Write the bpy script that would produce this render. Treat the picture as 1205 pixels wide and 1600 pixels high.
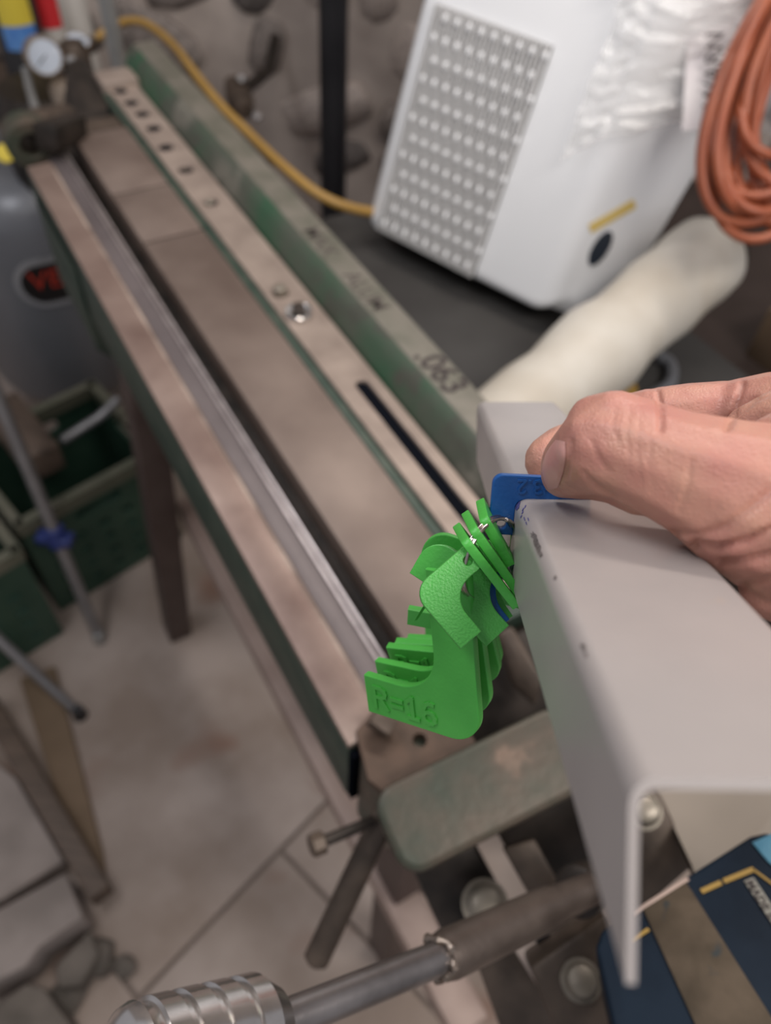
import bpy, bmesh, math, random
import numpy as np
from mathutils import Vector, Matrix, noise
from mathutils.bvhtree import BVHTree

# ------------------------------------------------------------------ scene, camera, light
scene = bpy.context.scene
for o_ in list(bpy.data.objects):
    bpy.data.objects.remove(o_)
COL = scene.collection
rnd = random.Random(7)

FPX = 1203.0                       # focal length in pixels of the 1205 x 1600 frame
PPX, PPY = 602.5, 800.0
CAM = Vector((0.0, 0.0, 1.42))     # phone held about chest height
def _rc(x, y): return Vector(((x - PPX) / FPX, -(y - PPY) / FPX, -1.0))
_dn = _rc(520.0, 1773.0).normalized()
_up = -_dn
_f = Vector((0, 0, -1))
_Y = (_f - _up * _f.dot(_up)).normalized()
_X = _Y.cross(_up)
RCW = Matrix((_X, _Y, _up))        # camera axes -> world axes
def ray(x, y): return RCW @ _rc(x, y)
def at(x, y, d): return CAM + ray(x, y) * d
def onz(x, y, z):
    r = ray(x, y); return CAM + r * ((z - CAM.z) / r.z)

cam_d = bpy.data.cameras.new('camera')
cam_d.sensor_fit = 'HORIZONTAL'; cam_d.sensor_width = 36.0
cam_d.lens = FPX / 1205.0 * 36.0
cam_d.clip_start = 0.01
cam_d.dof.use_dof = True
cam_d.dof.focus_distance = 0.207
cam_d.dof.aperture_fstop = cam_d.lens / 3.0
cam = bpy.data.objects.new('camera', cam_d); COL.objects.link(cam)
cam.matrix_world = Matrix.Translation(CAM) @ RCW.to_4x4()
scene.camera = cam

world = bpy.data.worlds.new('world'); scene.world = world
world.use_nodes = True
bg = world.node_tree.nodes['Background']
bg.inputs['Color'].default_value = (0.93, 0.93, 1.0, 1)
bg.inputs['Strength'].default_value = 0.33

def area(name, loc, target, sx, sy, power, color):
    d = bpy.data.lights.new(name, 'AREA'); d.shape = 'RECTANGLE'; d.size = sx; d.size_y = sy
    d.energy = power; d.color = color
    ob = bpy.data.objects.new(name, d); COL.objects.link(ob)
    ob.location = loc
    ob.rotation_euler = (Vector(target) - Vector(loc)).to_track_quat('-Z', 'Y').to_euler()
    return ob
area('ceiling_lamp_warm', (0.20, 1.0, 2.35), (0.1, 0.8, 0.9), 0.9, 0.14, 10, (1.0, 0.91, 0.83))
area('ceiling_lamp_cool', (-0.75, 0.35, 2.35), (-0.2, 0.5, 0.9), 0.9, 0.14, 8, (0.97, 0.97, 1.0))
area('fill_lamp_right', (0.80, -0.22, 2.35), (0.3, 0.7, 0.8), 1.1, 0.3, 17.5, (1.0, 0.95, 0.9))  # unseen lamp added to brighten the appliance's right-hand faces

scene.view_settings.view_transform = 'Standard'
scene.view_settings.look = 'None'
scene.view_settings.gamma = 1.0
scene.view_settings.use_curve_mapping = False
scene.view_settings.exposure = 0.0

# ------------------------------------------------------------------ helpers: materials
def mat(name, c1, c2=None, rough=0.5, metal=0.0, scale=30.0, bump=0.0, bscale=None, contrast=(0.35, 0.65),
        sss=0.0, detail=4.0, stretch=None, c3=None, coat=0.0, spots=None, spec=None):
    m = bpy.data.materials.new(name); m.use_nodes = True
    nt = m.node_tree; b = nt.nodes['Principled BSDF']
    b.inputs['Roughness'].default_value = rough; b.inputs['Metallic'].default_value = metal
    if spec is not None: b.inputs['Specular IOR Level'].default_value = spec
    if coat: b.inputs['Coat Weight'].default_value = coat
    if sss:
        b.inputs['Subsurface Weight'].default_value = sss
        b.inputs['Subsurface Radius'].default_value = (1.0, 0.35, 0.2)
        b.inputs['Subsurface Scale'].default_value = 0.004
    tc = nt.nodes.new('ShaderNodeTexCoord')
    src = tc.outputs['Object']
    if stretch:
        mp = nt.nodes.new('ShaderNodeMapping'); mp.inputs['Scale'].default_value = stretch
        nt.links.new(src, mp.inputs['Vector']); src = mp.outputs['Vector']
    if c2 is None:
        b.inputs['Base Color'].default_value = (*c1, 1)
    else:
        n = nt.nodes.new('ShaderNodeTexNoise'); n.inputs['Scale'].default_value = scale
        n.inputs['Detail'].default_value = detail
        nt.links.new(src, n.inputs['Vector'])
        r = nt.nodes.new('ShaderNodeValToRGB')
        r.color_ramp.elements[0].position = contrast[0]; r.color_ramp.elements[0].color = (*c1, 1)
        r.color_ramp.elements[1].position = contrast[1]; r.color_ramp.elements[1].color = (*c2, 1)
        if c3:
            e = r.color_ramp.elements.new(min(0.98, contrast[1] + 0.08)); e.color = (*c3, 1)
        nt.links.new(n.outputs['Fac'], r.inputs['Fac'])
        out = r.outputs['Color']
        if spots:
            n2 = nt.nodes.new('ShaderNodeTexNoise'); n2.inputs['Scale'].default_value = spots[1]
            n2.inputs['Detail'].default_value = 3
            nt.links.new(tc.outputs['Object'], n2.inputs['Vector'])
            r2 = nt.nodes.new('ShaderNodeValToRGB')
            r2.color_ramp.elements[0].position = spots[2]; r2.color_ramp.elements[0].color = (0, 0, 0, 1)
            r2.color_ramp.elements[1].position = spots[2] + 0.08; r2.color_ramp.elements[1].color = (1, 1, 1, 1)
            nt.links.new(n2.outputs['Fac'], r2.inputs['Fac'])
            mx = nt.nodes.new('ShaderNodeMix'); mx.data_type = 'RGBA'
            nt.links.new(r2.outputs['Color'], mx.inputs[0])
            nt.links.new(out, mx.inputs[6]); mx.inputs[7].default_value = (*spots[0], 1)
            out = mx.outputs[2]
        nt.links.new(out, b.inputs['Base Color'])
    if bump:
        n3 = nt.nodes.new('ShaderNodeTexNoise'); n3.inputs['Scale'].default_value = bscale or scale * 4
        n3.inputs['Detail'].default_value = 3
        nt.links.new(src, n3.inputs['Vector'])
        bp = nt.nodes.new('ShaderNodeBump'); bp.inputs['Strength'].default_value = bump
        bp.inputs['Distance'].default_value = 0.001
        nt.links.new(n3.outputs['Fac'], bp.inputs['Height'])
        nt.links.new(bp.outputs['Normal'], b.inputs['Normal'])
    return m

M = {}
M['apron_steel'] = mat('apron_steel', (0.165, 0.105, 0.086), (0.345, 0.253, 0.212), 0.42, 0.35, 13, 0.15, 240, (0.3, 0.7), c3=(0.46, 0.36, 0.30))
M['nose_steel'] = mat('nose_steel', (0.12, 0.1, 0.101), (0.165, 0.138, 0.138), 0.45, 0.3, 14, 0.1, 200)
M['bright_edge'] = mat('bright_edge', (0.42, 0.36, 0.35), (0.6, 0.53, 0.51), 0.3, 0.6, 60)
M['block_steel'] = mat('block_steel', (0.13, 0.092, 0.075), (0.25, 0.193, 0.162), 0.5, 0.3, 9, 0.15, 200, (0.3, 0.7))
M['strip_steel'] = mat('strip_steel', (0.28, 0.22, 0.185), (0.4, 0.32, 0.27), 0.42, 0.35, 30, 0.1, 260, (0.3, 0.7))
M['green_cast'] = mat('green_cast', (0.022, 0.045, 0.032), (0.055, 0.075, 0.055), 0.5, 0.1, 40, 0.3, 180, (0.3, 0.7))
M['green_beam'] = mat('green_beam', (0.038, 0.098, 0.052), (0.085, 0.092, 0.07), 0.5, 0.1, 9, 0.35, 160, (0.33, 0.56), c3=(0.17, 0.16, 0.13), spots=((0.075, 0.078, 0.06), 22, 0.55))
M['beam_top'] = mat('beam_top', (0.125, 0.12, 0.092), (0.19, 0.17, 0.14), 0.5, 0.15, 30, 0.2, 200)
M['green_worn'] = mat('green_worn', (0.04, 0.052, 0.036), (0.092, 0.071, 0.052), 0.45, 0.25, 26, 0.35, 160, (0.35, 0.65), c3=(0.19, 0.13, 0.095))
M['rust_plate'] = mat('rust_plate', (0.065, 0.04, 0.026), (0.1, 0.06, 0.04), 0.55, 0.3, 60, 0.25, 200)
M['dark_iron'] = mat('dark_iron', (0.018, 0.014, 0.011), (0.045, 0.034, 0.027), 0.5, 0.4, 40, 0.25, 200)
M['brown_iron'] = mat('brown_iron', (0.055, 0.04, 0.03), (0.115, 0.084, 0.063), 0.5, 0.35, 34, 0.3, 180)
M['leg_iron'] = mat('leg_iron', (0.07, 0.045, 0.038), (0.1, 0.07, 0.06), 0.5, 0.2, 14, 0.2, 90)
M['painted_shade'] = mat('painted_shade', (0.006, 0.007, 0.010), None, 0.8, spec=0.0)  # matte black that paints shade into holes and gaps
M['chrome'] = mat('chrome', (0.55, 0.52, 0.5), (0.7, 0.67, 0.65), 0.22, 0.95, 60)
M['bright_chrome'] = mat('bright_chrome', (0.8, 0.78, 0.76), None, 0.14, 1.0)
M['dull_bolt'] = mat('dull_bolt', (0.19, 0.165, 0.13), (0.27, 0.235, 0.19), 0.38, 0.4, 60, 0.2)
M['pipe_steel'] = mat('pipe_steel', (0.16, 0.145, 0.14), (0.30, 0.275, 0.27), 0.33, 0.85, 30, 0.15, 200, stretch=(1, 1, 1), spots=((0.05, 0.04, 0.035), 60, 0.66))
M['sleeve_steel'] = mat('sleeve_steel', (0.1, 0.077, 0.065), (0.165, 0.13, 0.11), 0.42, 0.6, 40, 0.25, 200)
M['weld'] = mat('weld', (0.2, 0.16, 0.13), (0.34, 0.28, 0.24), 0.32, 0.8, 120, 0.5, 300)
M['ink'] = mat('ink', (0.03, 0.02, 0.02), None, 0.6)
M['faint_ink'] = mat('faint_ink', (0.075, 0.06, 0.053), None, 0.6)
M['worn_edge'] = mat('worn_edge', (0.3, 0.225, 0.185), (0.62, 0.5, 0.42), 0.35, 0.4, 26, 0, None, (0.42, 0.66))
M['sheet'] = mat('sheet', (0.33, 0.298, 0.286), (0.365, 0.328, 0.313), 0.34, 0.0, 26, 0.05, 300, spots=((0.37, 0.32, 0.29), 90, 0.7))
M['chip'] = mat('chip', (0.13, 0.115, 0.11), (0.28, 0.25, 0.24), 0.4, 0.5, 900)
M['marker'] = mat('marker', (0.05, 0.05, 0.16), (0.11, 0.1, 0.28), 0.5, 0, 900)
M['green_plastic'] = mat('green_plastic', (0.065, 0.40, 0.055), (0.08, 0.46, 0.066), 0.38, 0, 60, 0.12, 900)
M['green_textured'] = mat('green_textured', (0.075, 0.40, 0.065), (0.10, 0.46, 0.085), 0.34, 0, 60, 0.3, 1500)
M['blue_plastic'] = mat('blue_plastic', (0.006, 0.09, 0.33), (0.008, 0.105, 0.37), 0.36, 0, 60, 0.12, 900)
M['wire'] = mat('wire', (0.5, 0.45, 0.42), None, 0.2, 1.0)
M['skin'] = mat('skin', (0.535, 0.275, 0.2), (0.485, 0.207, 0.167), 0.42, 0, 75, 0.0, 420, (0.35, 0.72), sss=0.12, detail=5)
M['nail'] = mat('nail', (0.60, 0.285, 0.255), (0.63, 0.345, 0.30), 0.42, 0, 160, sss=0.1, spec=0.3)
M['white_plastic'] = mat('white_plastic', (0.88, 0.885, 0.895), (0.9, 0.905, 0.915), 0.38, 0, 4)
M['grille_back'] = mat('grille_back', (0.05, 0.05, 0.05), (0.075, 0.075, 0.073), 0.8, 0, 20)
M['slat_grey'] = mat('slat_grey', (0.62, 0.61, 0.6), (0.68, 0.67, 0.66), 0.45, 0, 20)
M['yellow_sticker'] = mat('yellow_sticker', (0.72, 0.52, 0.14), (0.77, 0.58, 0.2), 0.5, 0, 30)
M['roll_cream'] = mat('roll_cream', (0.52, 0.465, 0.385), (0.64, 0.60, 0.53), 0.42, 0, 9, 0.3, 40)
M['grey_bin'] = mat('grey_bin', (0.045, 0.042, 0.04), (0.06, 0.057, 0.054), 0.6, 0, 8, spec=0.25)
M['cord_orange'] = mat('cord_orange', (0.28, 0.066, 0.028), (0.35, 0.095, 0.04), 0.42, 0, 20)
M['hose_yellow'] = mat('hose_yellow', (0.33, 0.19, 0.045), (0.4, 0.235, 0.06), 0.42, 0, 12)
M['pipe_black'] = mat('pipe_black', (0.012, 0.012, 0.015), (0.02, 0.02, 0.023), 0.45, 0, 10)
M['conduit'] = mat('conduit', (0.33, 0.33, 0.32), (0.4, 0.4, 0.39), 0.35, 0.6, 20)
M['mortar'] = mat('mortar', (0.3, 0.25, 0.22), (0.52, 0.445, 0.395), 0.9, 0, 5, 0.9, 30)
M['stone_a'] = mat('stone_a', (0.16, 0.135, 0.12), (0.32, 0.27, 0.24), 0.85, 0, 8, 0.8, 40)
M['stone_b'] = mat('stone_b', (0.34, 0.285, 0.255), (0.52, 0.44, 0.39), 0.85, 0, 8, 0.8, 40)
M['stone_c'] = mat('stone_c', (0.08, 0.07, 0.064), (0.2, 0.17, 0.155), 0.85, 0, 8, 0.8, 40)
M['concrete'] = mat('concrete', (0.30, 0.23, 0.185), (0.47, 0.385, 0.335), 0.8, 0, 4.2, 0.4, 60, (0.36, 0.62), spots=((0.28, 0.175, 0.13), 3.2, 0.56))
M['joint'] = mat('joint', (0.19, 0.15, 0.125), (0.25, 0.2, 0.17), 0.9, 0, 20)
M['rail_tan'] = mat('rail_tan', (0.30, 0.215, 0.18), (0.4, 0.3, 0.255), 0.5, 0.2, 14)
M['tank_grey'] = mat('tank_grey', (0.15, 0.155, 0.17), (0.175, 0.18, 0.195), 0.34, 0.2, 6)
M['badge_black'] = mat('badge_black', (0.012, 0.01, 0.01), None, 0.4)
M['badge_border'] = mat('badge_border', (0.3, 0.3, 0.31), None, 0.4)
M['badge_red'] = mat('badge_red', (0.42, 0.035, 0.018), None, 0.45)
M['gauge_white'] = mat('gauge_white', (0.55, 0.6, 0.68), None, 0.25, coat=0.5)
M['brass'] = mat('brass', (0.32, 0.25, 0.19), (0.42, 0.34, 0.27), 0.4, 0.6, 40)
M['can_black'] = mat('can_black', (0.02, 0.019, 0.02), None, 0.5)
M['can_yellow'] = mat('can_yellow', (0.7, 0.55, 0.06), None, 0.5)
M['can_blue'] = mat('can_blue', (0.06, 0.19, 0.55), (0.13, 0.3, 0.62), 0.5, 0, 60)
M['can_red'] = mat('can_red', (0.6, 0.03, 0.035), None, 0.4)
M['can_white'] = mat('can_white', (0.5, 0.47, 0.43), None, 0.5)
M['crate_green'] = mat('crate_green', (0.022, 0.06, 0.038), (0.04, 0.085, 0.055), 0.5, 0, 10)
M['crate_rim'] = mat('crate_rim', (0.1, 0.105, 0.07), (0.16, 0.15, 0.11), 0.5, 0, 10)
M['pole_silver'] = mat('pole_silver', (0.26, 0.25, 0.25), (0.32, 0.31, 0.31), 0.35, 0.6, 20)
M['clamp_blue'] = mat('clamp_blue', (0.02, 0.035, 0.16), None, 0.45)
M['wood_dark'] = mat('wood_dark', (0.075, 0.052, 0.038), (0.13, 0.09, 0.065), 0.6, 0, 12, 0.3, 60, stretch=(1, 8, 8))
M['cardboard'] = mat('cardboard', (0.17, 0.115, 0.07), (0.24, 0.165, 0.105), 0.8, 0, 8)
M['block_grey'] = mat('block_grey', (0.22, 0.185, 0.165), (0.32, 0.27, 0.245), 0.85, 0, 10, 0.5, 60)
M['block_dark'] = mat('block_dark', (0.1, 0.085, 0.07), (0.19, 0.16, 0.135), 0.85, 0, 14, 0.6, 60)
M['furniture_brown'] = mat('furniture_brown', (0.04, 0.028, 0.024), (0.065, 0.046, 0.04), 0.5, 0, 8)
M['blue_paint'] = mat('blue_paint', (0.007, 0.013, 0.023), (0.011, 0.02, 0.034), 0.55, 0.0, 30, 0.2, 150, spec=0.12)
M['blue_light'] = mat('blue_light', (0.06, 0.2, 0.3), (0.09, 0.25, 0.35), 0.5, 0, 60, 0.3)
M['bare_worn'] = mat('bare_worn', (0.06, 0.045, 0.03), (0.1, 0.075, 0.052), 0.55, 0.2, 50, 0.3, 180, spots=((0.03, 0.04, 0.045), 60, 0.64), spec=0.2)
M['yellow_line'] = mat('yellow_line', (0.3, 0.18, 0.025), None, 0.5)
M['label_grey'] = mat('label_grey', (0.22, 0.21, 0.18), None, 0.5)
M['panel_cream'] = mat('panel_cream', (0.215, 0.18, 0.145), (0.26, 0.218, 0.178), 0.5, 0, 8)
M['plate_pink'] = mat('plate_pink', (0.33, 0.26, 0.225), (0.4, 0.325, 0.28), 0.45, 0.1, 20)

# clear plastic film
m = bpy.data.materials.new('clear_film'); m.use_nodes = True; M['film'] = m
nt = m.node_tree
for n_ in list(nt.nodes): nt.nodes.remove(n_)
out = nt.nodes.new('ShaderNodeOutputMaterial'); mix = nt.nodes.new('ShaderNodeMixShader')
tr = nt.nodes.new('ShaderNodeBsdfTransparent'); gl = nt.nodes.new('ShaderNodeBsdfPrincipled')
gl.inputs['Base Color'].default_value = (0.92, 0.9, 0.88, 1); gl.inputs['Roughness'].default_value = 0.06
gl.inputs['Specular IOR Level'].default_value = 0.9
mix.inputs[0].default_value = 0.36
fb = nt.nodes.new('ShaderNodeBump'); fb.inputs['Strength'].default_value = 0.5; fb.inputs['Distance'].default_value = 0.004
fn = nt.nodes.new('ShaderNodeTexNoise'); fn.inputs['Scale'].default_value = 150; fn.inputs['Detail'].default_value = 1
ftc = nt.nodes.new('ShaderNodeTexCoord'); nt.links.new(ftc.outputs['Object'], fn.inputs['Vector']); nt.links.new(fn.outputs['Fac'], fb.inputs['Height']); nt.links.new(fb.outputs['Normal'], gl.inputs['Normal'])
nt.links.new(tr.outputs[0], mix.inputs[1]); nt.links.new(gl.outputs[0], mix.inputs[2]); nt.links.new(mix.outputs[0], out.inputs[0])

# skin: add fine creases on top of the noise colour
nt = M['skin'].node_tree; bs = nt.nodes['Principled BSDF']
tc = nt.nodes.new('ShaderNodeTexCoord')
v1 = nt.nodes.new('ShaderNodeTexVoronoi'); v1.inputs['Scale'].default_value = 900; v1.feature = 'DISTANCE_TO_EDGE'
n1 = nt.nodes.new('ShaderNodeTexNoise'); n1.inputs['Scale'].default_value = 260; n1.inputs['Detail'].default_value = 6
mm = nt.nodes.new('ShaderNodeMath'); mm.operation = 'MULTIPLY_ADD'; mm.inputs[1].default_value = 0.5
bpn = nt.nodes.new('ShaderNodeBump'); bpn.inputs['Strength'].default_value = 0.38; bpn.inputs['Distance'].default_value = 0.0008
nt.links.new(tc.outputs['Object'], v1.inputs['Vector']); nt.links.new(tc.outputs['Object'], n1.inputs['Vector'])
nt.links.new(v1.outputs['Distance'], mm.inputs[0]); nt.links.new(n1.outputs['Fac'], mm.inputs[2])
nt.links.new(mm.outputs[0], bpn.inputs['Height']); nt.links.new(bpn.outputs['Normal'], bs.inputs['Normal'])

# ------------------------------------------------------------------ helpers: objects and meshes
def tag(o, label=None, cat=None, group=None, kind=None):
    if label: o['label'] = label
    if cat: o['category'] = cat
    if group: o['group'] = group
    if kind: o['kind'] = kind
    return o
def empty(name, loc=(0, 0, 0)):
    e = bpy.data.objects.new(name, None); COL.objects.link(e); e.location = loc; e.empty_display_size = 0.02
    return e
def parent_to(o, p):
    o.parent = p
    if p.type == 'EMPTY' or p.parent is not None or True:
        o.matrix_parent_inverse = world_matrix(p).inverted()
def world_matrix(o):
    b = o.matrix_basis.copy()
    if o.parent: return world_matrix(o.parent) @ o.matrix_parent_inverse @ b
    return b
def link_mesh(name, me, m, parent=None, smooth=40):
    o = bpy.data.objects.new(name, me); COL.objects.link(o)
    if m: 
        me.materials.clear(); me.materials.append(M[m] if isinstance(m, str) else m)
    if smooth:
        me.polygons.foreach_set('use_smooth', [True] * len(me.polygons))
        try: me.set_sharp_from_angle(angle=math.radians(smooth))
        except Exception: pass
    if parent: parent_to(o, parent)
    return o
class MB:
    def __init__(s): s.v = []; s.f = []
    def add(s, vs, fs):
        n = len(s.v); s.v += [tuple(x) for x in vs]; s.f += [tuple(i + n for i in f) for f in fs]; return s
    def box(s, P, ex, ey, ez):          # origin corner + three edge vectors
        P, ex, ey, ez = map(Vector, (P, ex, ey, ez))
        vs = [P, P + ex, P + ex + ey, P + ey, P + ez, P + ex + ez, P + ex + ey + ez, P + ey + ez]
        fs = [(0, 3, 2, 1), (4, 5, 6, 7), (0, 1, 5, 4), (1, 2, 6, 5), (2, 3, 7, 6), (3, 0, 4, 7)]
        if ex.cross(ey).dot(ez) < 0: fs = [f[::-1] for f in fs]
        return s.add(vs, fs)
    def prism(s, poly, d):              # planar polygon extruded by d
        d = Vector(d); poly = [Vector(p) for p in poly]; n = len(poly)
        c = Vector((0, 0, 0))
        for i in range(n): c += poly[i].cross(poly[(i + 1) % n])
        fl = c.dot(d) > 0
        vs = poly + [p + d for p in poly]
        fs = [tuple(range(n))[::-1], tuple(range(n, 2 * n))] + [(i, (i + 1) % n, (i + 1) % n + n, i + n) for i in range(n)]
        if not fl: fs = [f[::-1] for f in fs]
        return s.add(vs, fs)
    def tube(s, pts, r, seg=14, caps=True, closed=False):
        pts = [Vector(p) for p in pts]; n = len(pts)
        rr = r if isinstance(r, (list, tuple)) else [r] * n
        t0 = (pts[1] - pts[0]).normalized()
        a = t0.orthogonal().normalized(); vs = []; fs = []
        prev = t0
        for i in range(n):
            if closed: t = (pts[(i + 1) % n] - pts[i - 1]).normalized()
            elif i == 0: t = t0
            elif i == n - 1: t = (pts[-1] - pts[-2]).normalized()
            else: t = (pts[i + 1] - pts[i - 1]).normalized()
            q = prev.rotation_difference(t); a = q @ a; a = (a - t * a.dot(t)).normalized(); prev = t
            b = t.cross(a)
            for k in range(seg):
                an = 2 * math.pi * k / seg
                vs.append(pts[i] + (a * math.cos(an) + b * math.sin(an)) * rr[i])
        for i in range(n - (0 if closed else 1)):
            j = (i + 1) % n
            for k in range(seg):
                fs.append((i * seg + k, i * seg + (k + 1) % seg, j * seg + (k + 1) % seg, j * seg + k))
        if caps and not closed:
            fs.append(tuple(range(seg))[::-1]); fs.append(tuple((n - 1) * seg + k for k in range(seg)))
        return s.add(vs, fs)
    def lathe(s, org, axis, prof, seg=28):   # prof: list of (t along axis, r)
        org = Vector(org); axis = Vector(axis).normalized()
        a = axis.orthogonal().normalized(); b = axis.cross(a); vs = []; fs = []
        for t, r in prof:
            for k in range(seg):
                an = 2 * math.pi * k / seg
                vs.append(org + axis * t + (a * math.cos(an) + b * math.sin(an)) * max(r, 1e-5))
        for i in range(len(prof) - 1):
            for k in range(seg):
                fs.append((i * seg + k, i * seg + (k + 1) % seg, (i + 1) * seg + (k + 1) % seg, (i + 1) * seg + k))
        fs.append(tuple(range(seg))[::-1]); fs.append(tuple((len(prof) - 1) * seg + k for k in range(seg)))
        return s.add(vs, fs)
    def build(s, name, m, parent=None, bevel=0.0, smooth=40, seg=2):
        me = bpy.data.meshes.new(name); me.from_pydata(s.v, [], s.f); me.update()
        if bevel:
            bm = bmesh.new(); bm.from_mesh(me)
            es = [e for e in bm.edges if len(e.link_faces) == 2 and e.calc_face_angle(0) > math.radians(30)]
            try: bmesh.ops.bevel(bm, geom=es, offset=bevel, offset_type='OFFSET', segments=seg, profile=0.5, affect='EDGES', clamp_overlap=True)
            except Exception: pass
            bm.to_mesh(me); bm.free()
        return link_mesh(name, me, m, parent, smooth)
def curve_to_mesh(cu):
    ob = bpy.data.objects.new('tmp', cu); COL.objects.link(ob)
    dg = bpy.context.evaluated_depsgraph_get(); dg.update()
    me = bpy.data.meshes.new_from_object(ob.evaluated_get(dg))
    bpy.data.objects.remove(ob); bpy.data.curves.remove(cu)
    return me
def plate_mesh(loops, thick, bevel=0.0):   # 2D outline + holes, centred on z = 0
    cu = bpy.data.curves.new('plate', 'CURVE'); cu.dimensions = '2D'; cu.fill_mode = 'BOTH'
    cu.extrude = thick / 2 - bevel; cu.bevel_depth = bevel; cu.bevel_resolution = 1
    for lp in loops:
        sp = cu.splines.new('POLY'); sp.points.add(len(lp) - 1)
        for p, q in zip(sp.points, lp): p.co = (q[0], q[1], 0, 1)
        sp.use_cyclic_u = True
    me = curve_to_mesh(cu); me.name = 'plate'
    return me
def text_mesh(body, size, extrude, space=1.0, center=False, bold=0.0):
    cu = bpy.data.curves.new('lettering', 'FONT'); cu.body = body; cu.size = size; cu.extrude = extrude
    cu.space_character = space; cu.resolution_u = 3; cu.offset = bold
    if center: cu.align_x = 'CENTER'; cu.align_y = 'CENTER'
    me = curve_to_mesh(cu); me.name = 'lettering'
    return me
def frame(P, ex, ey, ez=None):
    ex = Vector(ex).normalized(); ey = Vector(ey); ey = (ey - ex * ey.dot(ex)).normalized()
    ez = ex.cross(ey)
    m = Matrix((ex, ey, ez)).transposed().to_4x4(); m.translation = Vector(P); return m
def arc(cx, cy, r, a0, a1, n=8):
    return [(cx + r * math.cos(a0 + (a1 - a0) * i / n), cy + r * math.sin(a0 + (a1 - a0) * i / n)) for i in range(n + 1)]
def rrect(x0, y0, x1, y1, r, n=6):
    P = math.pi
    return arc(x1 - r, y0 + r, r, -P / 2, 0, n) + arc(x1 - r, y1 - r, r, 0, P / 2, n) + arc(x0 + r, y1 - r, r, P / 2, P, n) + arc(x0 + r, y0 + r, r, P, 1.5 * P, n)
def slab(quad, depths, thick, name, m, parent, bevel=0.001):   # facing polygon with real thickness behind it
    if not isinstance(depths, (list, tuple)): depths = [depths] * len(quad)
    pts = [at(x, y, d) for (x, y), d in zip(quad, depths)]
    n = (pts[1] - pts[0]).cross(pts[2] - pts[0]).normalized()
    if n.dot(CAM - pts[0]) > 0: n = -n
    mb = MB(); mb.prism(pts, n * thick)
    return mb.build(name, m, parent, bevel)
def spline(pts, n=8):                   # Catmull-Rom through points
    pts = [Vector(p) for p in pts]; out = []
    q = [pts[0] * 2 - pts[1]] + pts + [pts[-1] * 2 - pts[-2]]
    for i in range(1, len(q) - 2):
        for k in range(n):
            t = k / n
            out.append(0.5 * ((2 * q[i]) + (q[i + 1] - q[i - 1]) * t + (2 * q[i - 1] - 5 * q[i] + 4 * q[i + 1] - q[i + 2]) * t * t + (3 * q[i] - q[i - 1] - 3 * q[i + 1] + q[i + 2]) * t ** 3))
    out.append(pts[-1]); return out
def bar(A, B, w, h, upv, mb=None):      # rectangular bar between two points
    A, B, upv = Vector(A), Vector(B), Vector(upv); d = B - A
    side = d.cross(upv).normalized(); u2 = side.cross(d).normalized()
    return (mb or MB()).box(A - side * w / 2 - u2 * h / 2, d, side * w, u2 * h)
def hitplane(x, y, P0, n):
    r = ray(x, y); n = Vector(n); return CAM + r * ((Vector(P0) - CAM).dot(n) / r.dot(n))

# ------------------------------------------------------------------ the room
fl = MB().box((-3, -1.5, -0.06), (6, 0, 0), (0, 4.2, 0), (0, 0, 0.05)).build('floor', 'joint')
tag(fl, 'stone slab basement floor with dark joints', None, None, 'structure')
ja = onz(215, 1560, 0); jb = onz(330, 1440, 0)
jd = (jb - ja).normalized(); jn = Vector((-jd.y, jd.x, 0))
slab_me = None
SW, SL = 0.85, 1.1
for i in range(-4, 4):
    for j in range(-3, 4):
        c = ja + jn * (i * SW) + jd * (j * SL + (0.3 if i % 2 else 0))
        mid = c + jn * SW / 2 + jd * SL / 2
        if not (-2.1 < mid.x < 1.3 and -1.0 < mid.y < 2.2): continue
        if slab_me is None:
            s_ = MB().box((0.003, 0.003, -0.012), (SL - 0.006, 0, 0), (0, SW - 0.006, 0), (0, 0, 0.012)).build('slab', 'concrete', None, 0.004)
            slab_me = s_.data
        else:
            s_ = bpy.data.objects.new('slab', slab_me); COL.objects.link(s_)
        s_.matrix_world = frame((c.x, c.y, rnd.uniform(-0.002, 0.0)), jd, jn)
        parent_to(s_, fl)

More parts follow.
